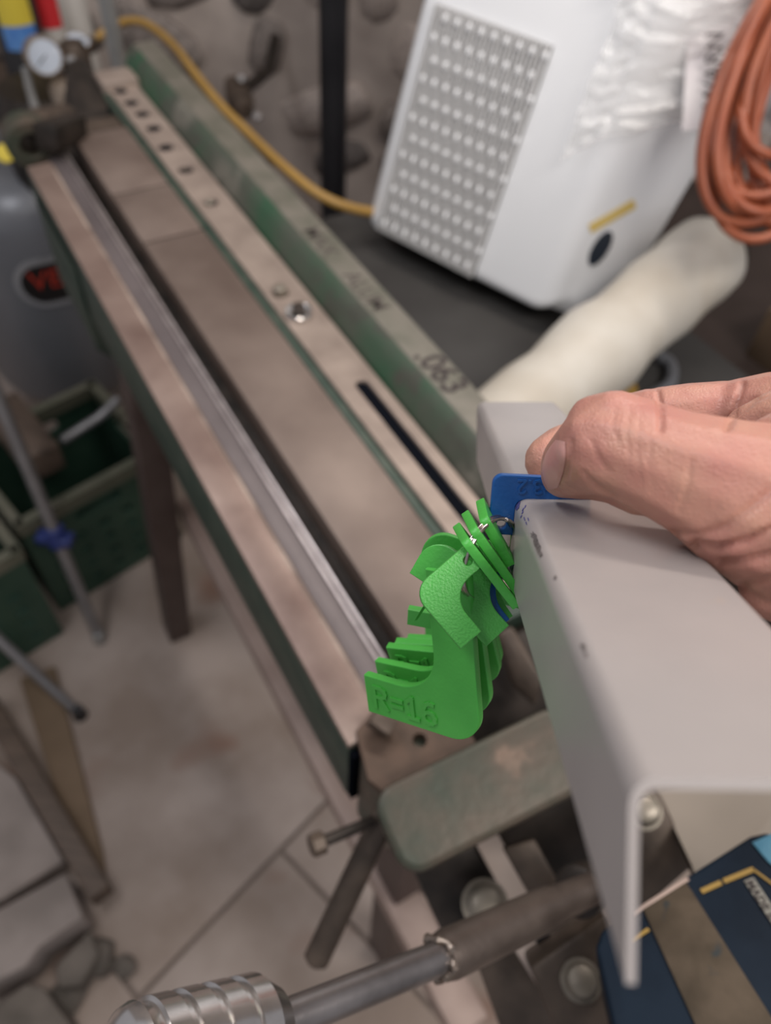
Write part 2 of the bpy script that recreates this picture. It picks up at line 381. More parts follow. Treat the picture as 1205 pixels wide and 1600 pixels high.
wl = MB().box((-2.6, 2.0, -0.05), (5.2, 0, 0), (0, 0.25, 0), (0, 0, 2.5)).build('wall_back', 'mortar')
tag(wl, 'rough rubble stone basement wall', None, None, 'structure')
stones = []
for k in range(6):
    bm = bmesh.new(); bmesh.ops.create_icosphere(bm, subdivisions=2, radius=1.0)
    for v_ in bm.verts:
        f_ = 1 + rnd.uniform(-0.26, 0.2); v_.co = Vector((v_.co.x * f_, v_.co.y * 0.5 * f_, v_.co.z * f_))
        v_.co.x = max(-0.82, min(0.85, v_.co.x)); v_.co.z = max(-0.78, min(0.8, v_.co.z))
    me = bpy.data.meshes.new('stone'); bm.to_mesh(me); bm.free()
    me.materials.append(M[('stone_a', 'stone_b', 'stone_c', 'stone_a', 'stone_b', 'stone_a')[k]])
    stones.append(me)
row = 0; z = 0.06
while z < 1.5:
    hgt = rnd.uniform(0.08, 0.17); x = -1.75 + rnd.uniform(0, 0.1)
    while x < 0.95:
        wd = rnd.uniform(0.08, 0.26)
        if rnd.random() < 0.1: x += wd * 0.8; continue
        s_ = bpy.data.objects.new('stone', rnd.choice(stones)); COL.objects.link(s_)
        s_.location = (x + wd / 2, 2.0 + 0.005, z + hgt / 2 + rnd.uniform(-0.02, 0.02))
        s_.scale = (wd * 0.56, 0.05 + rnd.uniform(-0.02, 0.03), hgt * 0.58)
        s_.rotation_euler = (rnd.uniform(-0.2, 0.2), rnd.uniform(-0.5, 0.5), rnd.uniform(-0.2, 0.2))
        s_.data.polygons.foreach_set('use_smooth', [True] * len(s_.data.polygons))
        parent_to(s_, wl)
        x += wd + 0.012
    z += hgt + 0.01

# ------------------------------------------------------------------ the sheet metal brake
ZB = 0.95
BU = Vector((-0.5547, 0.832, 0)); BV = Vector((0.832, 0.5547, 0)); BZ = Vector((0, 0, 1))
BO = onz(545, 1165, ZB)
def B(u, v, z): return Vector((BO.x, BO.y, ZB + z)) + BU * u + BV * v
def bpx(x, y, z=0.0):     # pixel -> (u, v) on the plane at height z above the bed
    q = onz(x, y, ZB + z) - BO; return q.dot(BU), q.dot(BV)
def bbox(u0, u1, v0, v1, z0, z1, mb=None):
    return (mb or MB()).box(B(u0, v0, z0), BU * (u1 - u0), BV * (v1 - v0), BZ * (z1 - z0))
def bprof(prof, u0, u1, mb=None):   # (v, z) profile swept along the brake
    return (mb or MB()).prism([B(u0, v, z) for v, z in prof], BU * (u1 - u0))

brake = empty('sheet_metal_brake', B(0.45, 0.1, -ZB))
tag(brake, 'green cast iron sheet metal folding brake with worn steel bars', 'metal brake')
bprof([(0.0, -0.006), (0.028, -0.006), (0.028, -0.07), (0.018, -0.092), (0.0, -0.092)], 0.0, 0.81).build('apron_casting', 'green_cast', brake, 0.002)
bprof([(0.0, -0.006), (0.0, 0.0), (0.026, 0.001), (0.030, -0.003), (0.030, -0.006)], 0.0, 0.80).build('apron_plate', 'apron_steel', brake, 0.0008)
bprof([(0.0245, 0.0006), (0.0255, 0.0012), (0.0275, 0.0005), (0.0285, -0.0014), (0.026, -0.002)], 0.01, 0.79).build('worn_edge', 'worn_edge', brake, 0.0)
bprof([(0.0285, -0.003), (0.046, -0.0045), (0.046, -0.02), (0.0285, -0.02)], 0.01, 0.85).build('apron_face', 'nose_steel', brake, 0.0008)
e1 = bprof([(0.0455, -0.0032), (0.0475, -0.0025), (0.0475, -0.02), (0.0455, -0.02)], 0.02, 0.86).build('edge_strip', 'bright_edge', brake, 0.0005)
bprof([(0.0497, -0.0025), (0.0520, -0.0015), (0.0520, -0.02), (0.0497, -0.02)], 0.02, 0.86).build('edge_strip', 'bright_edge', brake, 0.0005)
bprof([(0.046, -0.028), (0.2, -0.028), (0.2, -0.13), (0.09, -0.15), (0.046, -0.1)], 0.02, 0.98).build('bed_casting', 'dark_iron', brake, 0.003)
# finger blocks
cuts = [0.03, bpx(262, 372)[0], bpx(212, 298)[0], bpx(152, 205)[0]]
for k in range(3):
    bbox(cuts[k] + (0.0032 if k else 0), cuts[k + 1], 0.069, 0.1365, -0.027, 0.0).build('finger_block', 'block_steel', brake, 0.0018)
bbox(cuts[3] + 0.004, cuts[3] + 0.05, 0.075, 0.137, -0.03, -0.006).build('end_stop', 'brown_iron', brake, 0.002)
bbox(0.03, 1.0, 0.137, 0.2, -0.05, -0.0078).build('bed_top', 'green_cast', brake, 0.002)
bbox(0.03, 0.99, 0.1372, 0.1462, -0.02, -0.0012).build('bed_lip', 'green_cast', brake, 0.0006)
# slotted strip: a plate with one long slot and a row of holes
def circ(cx, cy, r, n=18): return [(cx + r * math.cos(2 * math.pi * k / n), cy + r * math.sin(2 * math.pi * k / n)) for k in range(n)]
ZS = 0.003
hole_px = [(188, 142), (205, 160), (222, 178), (240, 200), (259, 230), (290, 265), (330, 316), (438, 458)]
loops = [rrect(0.045, 0.1465, 0.995, 0.1855, 0.003, 3)]
us0 = bpx(548, 598, ZS); us1 = bpx(760, 815, ZS)
loops.append(rrect(0.065, (us0[1] + us1[1]) / 2 - 0.0078, us0[0], (us0[1] + us1[1]) / 2 + 0.0062, 0.0065, 5))
hole_uv = [bpx(x, y, ZS) for x, y in hole_px]
for k, (u, v) in enumerate(hole_uv): loops.append(circ(u, v, 0.0098 if k < 6 else 0.0085))
me = plate_mesh([[(p[0], -p[1]) for p in lp] for lp in loops], 0.010, 0.0006)
st = link_mesh('slotted_strip', me, 'strip_steel')
st.matrix_world = frame(B(0, 0, ZS - 0.005), BU, -BV); parent_to(st, brake)
bbox(0.05, 0.99, 0.150, 0.182, -0.0075, -0.0004).build('slot_shade', 'painted_shade', brake)  # black plate under the strip, shade of slot and holes as colour
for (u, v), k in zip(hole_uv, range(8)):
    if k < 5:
        MB().lathe(B(u, v, -0.004), BZ, [(0, 0.0092), (0.0055, 0.0092)], 18).build('bore_shade', 'painted_shade', brake)  # black plug set in each far hole to paint its shade
    if k == 5: 
        h = MB().lathe(B(u, v, -0.005), BZ, [(0, 0.0055), (0.006, 0.0055), (0.0075, 0.004)], 16).build('socket_screw', 'dark_iron', brake)
    elif k == 6:
        MB().lathe(B(u + 0.003, v - 0.001, -0.005), BZ, [(0, 0.005), (0.008, 0.005), (0.0095, 0.0035)], 16).build('socket_screw', 'dull_bolt', brake)
u, v = bpx(467, 487, 0.006)
wsh = MB().lathe(B(u, v, 0.003), BZ, [(0, 0.0128), (0.002, 0.0140), (0.0042, 0.0134), (0.0046, 0.0118), (0.0030, 0.0095)], 28).build('washer', 'bright_chrome', brake)
MB().lathe(B(u, v, 0.0055), BZ, [(0, 0.0068), (0.007, 0.0066), (0.0085, 0.005)], 18).build('bolt_head', 'dark_iron', wsh)
u, v = bpx(438, 458, 0.003)
MB().lathe(B(u, v, -0.004), BZ, [(0, 0.0070), (0.014, 0.0068), (0.0155, 0.005)], 18).build('socket_screw', 'dull_bolt', brake)
# beam with a rounded shoulder
prof = [(0.186, -0.03), (0.187, -0.004), (0.191, 0.006), (0.197, 0.018), (0.202, 0.026), (0.207, 0.0295), (0.212, 0.0305), (0.2365, 0.0305), (0.2385, 0.028), (0.2385, -0.09), (0.186, -0.09)]
bprof(prof[:6] + [(0.2075, -0.02), (0.2075, -0.09), (0.186, -0.09)], 0.05, 1.02).build('beam', 'green_beam', brake, 0.0, 60)
bprof([(0.2075, -0.06), (0.2072, 0.0296), (0.212, 0.0306), (0.2365, 0.0306), (0.2385, 0.028), (0.2385, -0.09), (0.2075, -0.09)], 0.05, 1.02).build('beam_cap', 'beam_top', brake, 0.0006)
for body, px, size, mm_ in ((' .063', (634, 546), 0.034, 'ink'), ('MAX', (497, 352), 0.025, 'faint_ink'), ('ALUM', (552, 424), 0.025, 'faint_ink')):
    u, v = bpx(*px, 0.031)
    t_ = link_mesh('lettering', text_mesh(body, size, 0.0002, bold=size * (0.018 if '0' in body else 0.004)), mm_, None, 0)
    t_.matrix_world = frame(B(u, 0.2115, 0.0308), -BU, BV); parent_to(t_, brake)
# stand: legs and a lower rail
def leg(a, b_, w=0.05, name='leg', m_='leg_iron'):
    return bar(a, b_, w, 0.045, BV).build(name, m_, brake, 0.003)
foot = onz(277, 984, 0)
top = B(0.66, 0.055, -0.09)
leg(foot, top)
leg(Vector((foot.x, foot.y, 0)) + BV * 0.42, B(0.66, 0.2, -0.09))
leg(B(-0.0, 0.09, -ZB), B(0.03, 0.09, -0.1)); leg(B(0.0, 0.42, -ZB), B(0.03, 0.2, -0.09))
q = onz(283, 775, 0.4) - BO
rl = MB().box(B(-0.16, 0.058, 0.36 - ZB), BU * 0.87, BV * 0.045, BZ * 0.04).build('stand_rail', 'rail_tan', brake, 0.003)
# far end: hinge hub, link and clamp
hub = at(44, 218, 0.92)
me = plate_mesh([circ(0, 0, 0.026, 28), circ(0, 0, 0.015, 22)], 0.034, 0.002)
hh_ = link_mesh('hinge_hub', me, 'green_worn'); hh_.matrix_world = frame(hub, BV, BZ) ; parent_to(hh_, brake)
MB().lathe(hub + BU * 0.012, -BU, [(0, 0.0148), (0.018, 0.0148), (0.02, 0.012)], 22).build('hinge_pin', 'dark_iron', brake)
bar(at(22, 190, 0.96), at(112, 172, 1.0), 0.03, 0.012, BZ).build('hinge_arm', 'brown_iron', brake, 0.004)
bar(at(70, 215, 0.90), at(120, 198, 0.96), 0.03, 0.03, BZ).build('hinge_link', 'dark_iron', brake, 0.004)
MB().prism([at(112, 205, 1.0), at(120, 118, 1.03), at(146, 106, 1.06), at(172, 150, 1.04), at(168, 200, 1.0)], BU * 0.05).build('end_clamp', 'dark_iron', brake, 0.004)
bbox(0.955, 1.0, 0.139, 0.19, -0.03, 0.012).build('strip_stop', 'strip_steel', brake, 0.004)
bprof([(0.0, -0.09), (0.0, -0.03), (-0.004, -0.02), (-0.004, -0.14), (0.02, -0.17), (0.05, -0.14), (0.05, -0.09)], 0.62, 0.78).build('apron_lug', 'green_cast', brake, 0.004)
# near end: castings, links, levers
bprof([(0.004, -0.004), (0.05, -0.004), (0.056, -0.012), (0.056, -0.12), (0.012, -0.125), (0.004, -0.11)], -0.040, -0.006).build('end_casting', 'green_worn', brake, 0.004)
bprof([(0.0, -0.008), (0.006, -0.008), (0.006, -0.085), (0.0, -0.085)], -0.006, -0.001).build('end_gap_shade', 'painted_shade', brake)  # solid black filler standing in for the shade in the gap
me = plate_mesh([[(0.02, 0.0), (0.075, 0.0), (0.082, 0.006), (0.085, 0.05), (0.05, 0.062), (0.02, 0.05), (0.012, 0.02)], circ(0.052, 0.026, 0.005)], 0.008, 0.0006)
rp = link_mesh('rusty_plate', me, 'rust_plate')
u, v = bpx(655, 1160, 0.0)
rp.matrix_world = frame(B(u - 0.026, v - 0.052, 0.0), BV, BU); parent_to(rp, brake)
bbox(u - 0.012, u + 0.012, v - 0.012, v + 0.012, -0.03, -0.006).build('plate_bore_shade', 'painted_shade', brake)  # black block under the plate hole, its shade put in as colour
bar(at(582, 1118, 0.478), at(612, 1140, 0.478), 0.012, 0.01, BZ).build('catch', 'brown_iron', brake, 0.001)
# big green link arm
A0 = at(640, 1290, 0.435); A1 = at(900, 1160, 0.455)
ad = (A1 - A0).normalized(); an = Vector((0.1, -0.2, 1.0)); aside = ad.cross(an).normalized(); an = aside.cross(ad).normalized()
L_ = (A1 - A0).length
la = rrect(-0.010, -0.021, L_, 0.021, 0.010, 5)
me = plate_mesh([la], 0.040, 0.004)
ar = link_mesh('link_arm', me, 'green_worn'); ar.matrix_world = frame(A0 - an * 0.02, ad, an.cross(ad)); parent_to(ar, brake)
bar(A0 + ad * 0.03 + aside * 0.0215 - an * 0.022, A1 + aside * 0.0215 - an * 0.022, 0.004, 0.014, an).build('arm_groove', 'dark_iron', brake, 0.001)
bar(A0 + ad * 0.03 + aside * 0.0215 - an * 0.010, A1 + aside * 0.0215 - an * 0.010, 0.004, 0.005, an).build('arm_rib', 'green_worn', brake, 0.001)
# lower lever and tee bolt
p0 = at(606, 1262, 0.50); p1 = at(494, 1500, 0.50)
MB().tube([p0, p0.lerp(p1, 0.35), p1, p1 + (p1 - p0).normalized() * 0.003], [0.0085, 0.0085, 0.0085, 0.005], 16).build('lever_bar', 'brown_iron', brake)
p0 = at(585, 1282, 0.49); p1 = at(500, 1317, 0.475)
tb = MB().tube([p0, p1], 0.0036, 12).build('clamp_screw', 'dark_iron', brake)
MB().lathe(p1 - (p1 - p0).normalized() * 0.003, (p1 - p0), [(0, 0.006), (0.001, 0.0075), (0.008, 0.0075), (0.0095, 0.006)], 8).build('screw_head', 'brown_iron', tb)
# lower link plates, brackets and bolts under the channel
slab([(700, 1120), (760, 1010), (870, 960), (890, 1110), (720, 1185)], 0.56, 0.05, 'link_housing', 'dark_iron', brake, 0.004)
bk = slab([(775, 990), (800, 975), (850, 1060), (838, 1105), (800, 1070)], [0.53, 0.53, 0.52, 0.52, 0.53], 0.02, 'toggle_link', 'brown_iron', brake, 0.004)
slab([(640, 1350), (740, 1320), (800, 1430), (740, 1520), (690, 1460)], 0.50, 0.02, 'frame_plate', 'dark_iron', brake, 0.003)
slab([(770, 1290), (850, 1205), (960, 1260), (960, 1440), (900, 1430), (830, 1400)], 0.53, 0.04, 'frame_web', 'dark_iron', brake, 0.003)
slab([(785, 1325), (835, 1310), (880, 1390), (850, 1440)], [0.47, 0.47, 0.46, 0.46], 0.012, 'tie_strip', 'brown_iron', brake, 0.002)
def bolt(px, d, r, hgt, par, m_='dull_bolt'):
    P_ = at(*px, d); n_ = (CAM - P_).normalized().lerp(Vector((0, -0.15, 1)).normalized(), 0.5).normalized()
    b_ = MB().lathe(P_ - n_ * 0.002, n_, [(0, r * 1.25), (0.002, r * 1.25), (0.0022, r), (hgt * 0.6, r), (hgt * 0.9, r * 0.8), (hgt, r * 0.45)], 24).build('bolt_head', m_, par)
    return b_
bolt((758, 1412), 0.47, 0.0115, 0.008, brake)
mp_ = slab([(795, 1470), (880, 1400), (985, 1375), (1040, 1420), (840, 1540)], [0.46, 0.47, 0.47, 0.46, 0.45], 0.006, 'mount_plate', 'plate_pink', brake, 0.001)
slab([(838, 1472), (858, 1462), (864, 1470), (843, 1482)], 0.448, 0.004, 'plate_slot_shade', 'painted_shade', mp_, 0)  # black slip standing in for the shade inside a slot
br = slab([(828, 1512), (948, 1428), (1010, 1560), (1000, 1640), (890, 1660)], [0.425, 0.43, 0.42, 0.41, 0.41], 0.03, 'bolt_bracket', 'brown_iron', brake, 0.003)
bolt((908, 1532), 0.417, 0.0088, 0.009, br)
br2 = slab([(975, 1222), (1020, 1215), (1088, 1352), (1010, 1420), (970, 1400)], [0.465, 0.465, 0.455, 0.45, 0.45], 0.02, 'bolt_bracket', 'brown_iron', brake, 0.003)
bolt((1006, 1267), 0.455, 0.0088, 0.012, br2)
slab([(735, 1480), (800, 1455), (850, 1540), (880, 1650), (800, 1660)], 0.47, 0.03, 'frame_foot', 'brown_iron', brake, 0.003)
slab([(990, 1350), (1010, 1362), (1025, 1400), (985, 1430)], 0.47, 0.008, 'mount_tab', 'plate_pink', brake, 0.001)
# clamp handle: rod, sleeve, weld and ribbed grip
h0 = at(925, 1388, 0.40); h1 = at(690, 1496, 0.325); h2 = at(425, 1602, 0.272); h3 = at(190, 1668, 0.235)
ch = MB().tube([h1 + (h2 - h1).normalized() * -0.004, h1.lerp(h2, 0.5), h2], 0.0068, 22).build('handle_rod', 'pipe_steel', brake)
dv = (h1 - h0).normalized()
MB().tube([h0, h0 + dv * 0.012, h0.lerp(h1, 0.28), h0.lerp(h1, 0.31), h1 - dv * 0.004, h1 + dv * 0.001], [0.0078, 0.0082, 0.0086, 0.0098, 0.0102, 0.0092], 22).build('handle_sleeve', 'sleeve_steel', ch)
wb = MB()
wp = []
a_ = dv.orthogonal().normalized(); b_ = dv.cross(a_)
for k in range(26):
    an_ = k / 26 * math.pi * 2
    wp.append(h1 + dv * (0.001 + 0.0012 * math.sin(an_ * 2.0)) + (a_ * math.cos(an_) + b_ * math.sin(an_)) * (0.0078 + 0.0008 * math.sin(an_ * 5)))
wb.tube(wp, [0.0018 + 0.0007 * math.sin(k * 1.9) for k in range(26)], 8, closed=True)
wb.build('weld_bead', 'weld', ch)
gd = (h3 - h2).normalized()
gp = [(0, 0.008), (0.001, 0.0125), (0.006, 0.0155), (0.0085, 0.0172)]
x_ = 0.0085
for k in range(4):
    gp += [(x_ + 0.0005, 0.0176), (x_ + 0.0078, 0.0176), (x_ + 0.0083, 0.0162), (x_ + 0.0105, 0.0162)]; x_ += 0.011
gp += [(x_ + 0.002, 0.0172), (x_ + 0.005, 0.016), (x_ + 0.008, 0.012), (x_ + 0.009, 0.004)]
MB().lathe(h2 - gd * 0.002, gd, gp, 40).build('handle_grip', 'chrome', ch, 0, 35)
pv = MB().lathe(at(905, 1392, 0.41), (at(905, 1392, 0.41) - h1), [(-0.004, 0.010), (-0.002, 0.0135), (0.010, 0.0135), (0.012, 0.010)], 20).build('handle_socket', 'dark_iron', brake)
# ------------------------------------------------------------------ the painted channel
CA = ray(657, 412).normalized()                   # channel axis, away from the camera
CL = at(805, 775, 0.21)                           # point on the sharp left bend line
CE1 = RCW @ Vector((1, 0, 0))
CE1 = (CE1 - CA * CE1.dot(CA)).normalized()       # across the top face
CE2 = at(798, 906, 0.21) - CL
CE2 = (CE2 - CA * CE2.dot(CA)); FLH = CE2.length; CE2.normalize()
CN = CE1.cross(CA); CN = CN if CN.z > 0 else -CN
WT = (at(1018, 775, 0.21) - CL).length
def chan_profile(off):
    # rounded bend: fillet of radius R between the flange (CE2) and the top (CE1); 'off' shifts inwards
    R = 0.0034 - off
    ang = math.acos(max(-1, min(1, CE1.dot(CE2))))
    inn = (CE1 + CE2).normalized()
    ctr = CL + inn * (0.0034 / math.sin(ang / 2))
    tl = 0.0034 / math.tan(ang / 2)
    n_top = -(CE2 - CE1 * CE2.dot(CE1)).normalized(); n_l = -(CE1 - CE2 * CE1.dot(CE2)).normalized()
    pts = [CL + CE2 * FLH - n_l * off]
    for k in range(9):
        t = k / 8; n_ = (n_l * math.cos(t * math.pi / 2) + n_top * math.sin(t * math.pi / 2)).normalized()
        pts.append(ctr + n_ * R)
    c2 = CL + CE1 * WT
    n_r = -n_l
    ctr2 = c2 - CE1 * 0.0034 - n_top * 0.0034
    for k in range(7):
        t = k / 6; n_ = (n_top * math.cos(t * math.pi / 2) + CE1 * math.sin(t * math.pi / 2)).normalized()
        pts.append(ctr2 + n_ * R)
    pts.append(c2 - n_top * FLH - CE1 * off)
    return pts
po = chan_profile(0.0); pi_ = chan_profile(0.0012)
def tnear(p, edge):     # ends are cut nearly square to the line of sight
    h = (p - CL).dot(CE2) / FLH
    return (-0.121 - 0.010 * h) if edge == 0 else (0.150 - 0.024 * h)
NS = 24
cv = []; cf = []; npf = len(po)
ring_ = po + pi_[::-1]; nr = len(ring_)
for s_ in range(NS + 1):
    t = s_ / NS
    for p in ring_:
        a0 = tnear(p, 0); a1 = tnear(p, 1); cv.append(p + CA * (a0 + (a1 - a0) * t))
for s_ in range(NS):
    for k in range(nr):
        cf.append((s_ * nr + k, s_ * nr + (k + 1) % nr, (s_ + 1) * nr + (k + 1) % nr, (s_ + 1) * nr + k))
for k in range(npf - 1):
    a = k; b_ = nr - 1 - k
    cf.append((a, a + 1, b_ - 1, b_)); o2 = NS * nr; cf.append((o2 + b_, o2 + b_ - 1, o2 + a + 1, o2 + a))
me = bpy.data.meshes.new('channel'); me.from_pydata(cv, [], cf); me.update()
bm = bmesh.new(); bm.from_mesh(me); bmesh.ops.recalc_face_normals(bm, faces=bm.faces); bm.to_mesh(me); bm.free()
channel = link_mesh('folded_channel', me, 'sheet', None, 50)
tag(channel, 'pale grey painted folded sheet metal channel with scuffed bend', 'metal channel')
def bvh(o): 
    m_ = o.data; return BVHTree.FromPolygons([world_matrix(o) @ v.co for v in m_.vertices], [tuple(p.vertices) for p in m_.polygons])
ch_bvh = bvh(channel)
def patch(tree, poly, name, m_, parent, off=0.00008):   # thin paint mark laid on a surface
    vs = []; nrm = Vector((0, 0, 0))
    for x, y in poly:
        hit, n_, i_, d_ = tree.ray_cast(CAM, ray(x, y).normalized())
        if hit is None: return None
        if n_.dot(CAM - hit) < 0: n_ = -n_
        vs.append(hit + n_ * off)
    c = sum(vs, Vector()) / len(vs)
    me = bpy.data.meshes.new(name); me.from_pydata([c] + vs, [], [(0, k + 1, (k + 1) % len(vs) + 1) for k in range(len(vs))]); me.update()
    return link_mesh(name, me, m_, parent, 0)
def blob(cx, cy, rx, ry, rot, n=14, jit=0.35):
    out = []
    for k in range(n):
        a_ = 2 * math.pi * k / n; j = 1 + rnd.uniform(-jit, jit)
        x, y = rx * j * math.cos(a_), ry * j * math.sin(a_)
        out.append((cx + x * math.cos(rot) - y * math.sin(rot), cy + x * math.sin(rot) + y * math.cos(rot)))
    return out
for args in ((839, 850, 5, 15, -0.35), (834, 838, 4, 6, -0.3), (845, 866, 3, 6, -0.3), (912, 1012, 3, 8, -0.3), (916, 1024, 2.5, 4, 0), (868, 903, 2, 4, 0)):
    patch(ch_bvh, blob(*args), 'paint_chip', 'chip', channel)
for k in range(16):
    patch(ch_bvh, blob(810 + rnd.gauss(0, 2.0), 787 + rnd.gauss(0, 6), rnd.uniform(1.0, 2.2), rnd.uniform(1.2, 3), rnd.uniform(-1, 1), 8), 'ink_mark', 'marker', channel, 0.00012)
for k, (x, y) in enumerate(((818, 796), (817, 801), (815, 807), (821, 792), (820, 811), (823, 818), (826, 812))):
    patch(ch_bvh, blob(x, y, 0.9, 3.2, 0.5 if k < 4 else -0.3, 8, 0.2), 'ink_mark', 'marker', channel, 0.00012)

# ------------------------------------------------------------------ radius gauges on a split ring
def gauge_mesh(L, L2, w, R, th, w2=None, ro=0.78):
    ro = w * ro; w2 = w2 or w
    P_ = math.pi
    lp = [(L, 0), (L, w)] + arc(w2 + R, w + R, R, -P_ / 2, -P_, 12) + [(w2, L2), (0, L2)] + arc(ro, ro, ro, P_, 1.5 * P_, 10)
    me = plate_mesh([lp, circ(L - w * 0.45, w * 0.5, 0.0016 if w < 0.008 else 0.002, 14)], th, 0.0003)
    me.name = 'radius_gauge'
    return me
STROKES = {'R': ([[(0, 0), (0, 1)], [(0, 1), (.36, 1), (.54, .9), (.58, .77), (.54, .63), (.36, .53), (0, .53)], [(.3, .53), (.62, 0)]], .62),
           '=': ([[(0, .33), (.52, .33)], [(0, .64), (.52, .64)]], .52), '1': ([[(.02, .78), (.28, 1), (.28, 0)], [(.02, 0), (.54, 0)]], .54),
           '6': ([[(.5, .96), (.34, 1), (.16, .9), (.04, .66), (0, .36), (.06, .12), (.24, 0), (.4, .02), (.54, .16), (.56, .34), (.48, .5), (.32, .57), (.14, .52), (.03, .4)]], .57),
           '4': ([[(.42, 0), (.42, 1), (0, .3), (.6, .3)]], .6), '2': ([[(0, .8), (.12, .96), (.3, 1), (.46, .92), (.52, .76), (.44, .54), (0, 0), (.55, 0)]], .55),
           '3': ([[(0, .9), (.2, 1), (.42, .96), (.52, .78), (.42, .58), (.22, .52)], [(.22, .52), (.46, .46), (.56, .26), (.44, .05), (.2, 0), (0, .1)]], .56), '.': ([[(.04, .04), (.08, .04)]], .12)}
def glyph_text(txt, size, ext):       # raised lettering built from strokes, cap height = 0.7 size
    h_ = size * 0.7; t_ = size * 0.06; mb = MB(); x = 0.0; q_ = 0
    for ch_ in txt:
        st_, adv = STROKES[ch_]
        for pl in st_:
            for (x0, y0), (x1, y1) in zip(pl[:-1], pl[1:]):
                A_ = Vector((x + x0 * h_, y0 * h_, -ext)); B_ = Vector((x + x1 * h_, y1 * h_, -ext)); d_ = (B_ - A_).normalized(); n_ = Vector((-d_.y, d_.x, 0))
                q_ += 1; mb.box(A_ - n_ * t_ - d_ * t_ * 0.8, B_ - A_ + d_ * t_ * 1.6, n_ * t_ * 2, Vector((0, 0, ext * 2 + 0.000012 * (q_ % 7))))
        x += (adv + 0.27) * h_
    me = bpy.data.meshes.new('lettering'); me.from_pydata(mb.v, [], mb.f); me.update(); return me
def gauge(C, E1, E2, w, R, th, m_, label, text=None, solve=True, tsize=None, L2=None, ro=0.78):
    # C, E1, E2: outer corner, end of the holed arm, end of the other arm, as (x, y, depth)
    P0, P1 = at(*C), at(*E1)
    if solve:           # depth of the third point from the right angle between the arms
        ax_ = (P1 - P0).normalized(); r2 = ray(E2[0], E2[1])
        P2 = CAM + r2 * ((P0 - CAM).dot(ax_) / r2.dot(ax_))
    else: P2 = at(*E2)
    L = (P1 - P0).length
    Fm = frame(P0, P1 - P0, P2 - P0)
    L2 = L2 or max((P2 - P0).dot(Fm.to_3x3().col[1]), w * 1.6)
    o = link_mesh('radius_gauge', gauge_mesh(L, L2, w, R, th, None, ro), m_, None, 35)
    o.matrix_world = Fm
    tag(o, label, 'radius gauge', 'radius gauges on the ring')
    if text:
        n_ = Fm.to_3x3().col[2]; s_ = 1 if n_.dot(CAM - P0) > 0 else -1
        c0, c1, c2 = Fm.to_3x3().col; ts = tsize or w * 0.7
        tm = link_mesh('lettering', glyph_text(text, ts, 0.0005), m_, None, 0)
        tm.matrix_world = frame(P0 + c1 * (L2 - w * 0.26) + c0 * (w * 0.5 - ts * 0.35) + c2 * s_ * (th / 2), -c1, c0); parent_to(tm, o)
    return o
GP = 'green_plastic'
# the blue one being tried on the bend
bn = -(CE2 - CE1 * CE2.dot(CE1)).normalized(); bl = -(CE1 - CE2 * CE1.dot(CE2)).normalized()
wB = 0.0061
Pc = CL + bl * wB + bn * wB
blue = link_mesh('radius_gauge', gauge_mesh(0.0163, 0.026, wB, 0.0026, 0.0026, None, 0.42), 'blue_plastic', None, 35)
Fb = frame(Pc - CA * 0.0013, CE2, CE1); blue.matrix_world = Fb
tag(blue, 'blue plastic radius gauge pinched in the fingers against the channel bend', 'radius gauge', 'radius gauges on the ring')
nB = Fb.to_3x3().col[2]; sgn = 1 if nB.dot(CAM - Pc) > 0 else -1
tm = link_mesh('lettering', glyph_text('R=3.2', 0.0050, 0.0004), 'blue_plastic', None, 0)
# lettering is upside down, reading from the thumb towards the corner
xs_ = max(v.co.x for v in tm.data.vertices)
tm.matrix_world = frame(Pc + CE1 * (0.0062 + xs_) - bn * 0.0012 + nB * sgn * 0.0013 - CA * 0.0013, -CE1, -bn); parent_to(tm, blue)

# large R=16 gauge in front, hanging corner down
gauge((754, 1163, 0.222), (734, 900, 0.2035), (581, 1107, 0), 0.0128, 0.0145, 0.0028, GP, 'large green radius gauge lettered R=16 hanging frontmost and lowest', 'R=16', tsize=0.0102)
# its followers, fanned out behind it
fan = [((772, 1119, 0.230), (741, 893, 0.211), (600, 1078, 0), 0.0118, 0.0125, 'green radius gauge just behind the R=16 one, second in the fan', 'R=14'),
       ((788, 1066, 0.238), (745, 890, 0.217), (620, 1047, 0), 0.0108, 0.0105, 'green radius gauge third in the lower fan, lettered arm half hidden', 'R=12'),
       ((790, 1046, 0.246), (748, 888, 0.223), (632, 1033, 0), 0.0098, 0.0090, 'green radius gauge fourth in the lower fan of hanging gauges', None),
       ((786, 1030, 0.254), (750, 887, 0.229), (648, 1022, 0), 0.0088, 0.0075, 'green radius gauge rearmost of the lower fan, only its top edge showing', None)]
for C, E1, E2, w, R, lab, tx in fan:
    gauge(C, E1, E2, w, R, 0.0028, GP, lab, tx)
gauge((741, 990, 0.229), (753, 880, 0.216), (640, 955, 0.231), 0.0052, 0.005, 0.0026, GP, 'green radius gauge whose arm end sticks out left above the lower fan', solve=False)
gauge((765, 1026, 0.268), (768, 886, 0.252), (668, 1000, 0), 0.0066, 0.005, 0.0026, GP, 'dark shaded green radius gauge end peeking between the fan and the textured one')
# textured one facing the camera
gauge((645, 924, 0.1975), (731, 850, 0.199), (711, 1018, 0.1965), 0.0064, 0.0068, 0.0027, 'green_textured', 'rough textured green radius gauge facing the viewer on the steel ring', solve=False, L2=0.0187)
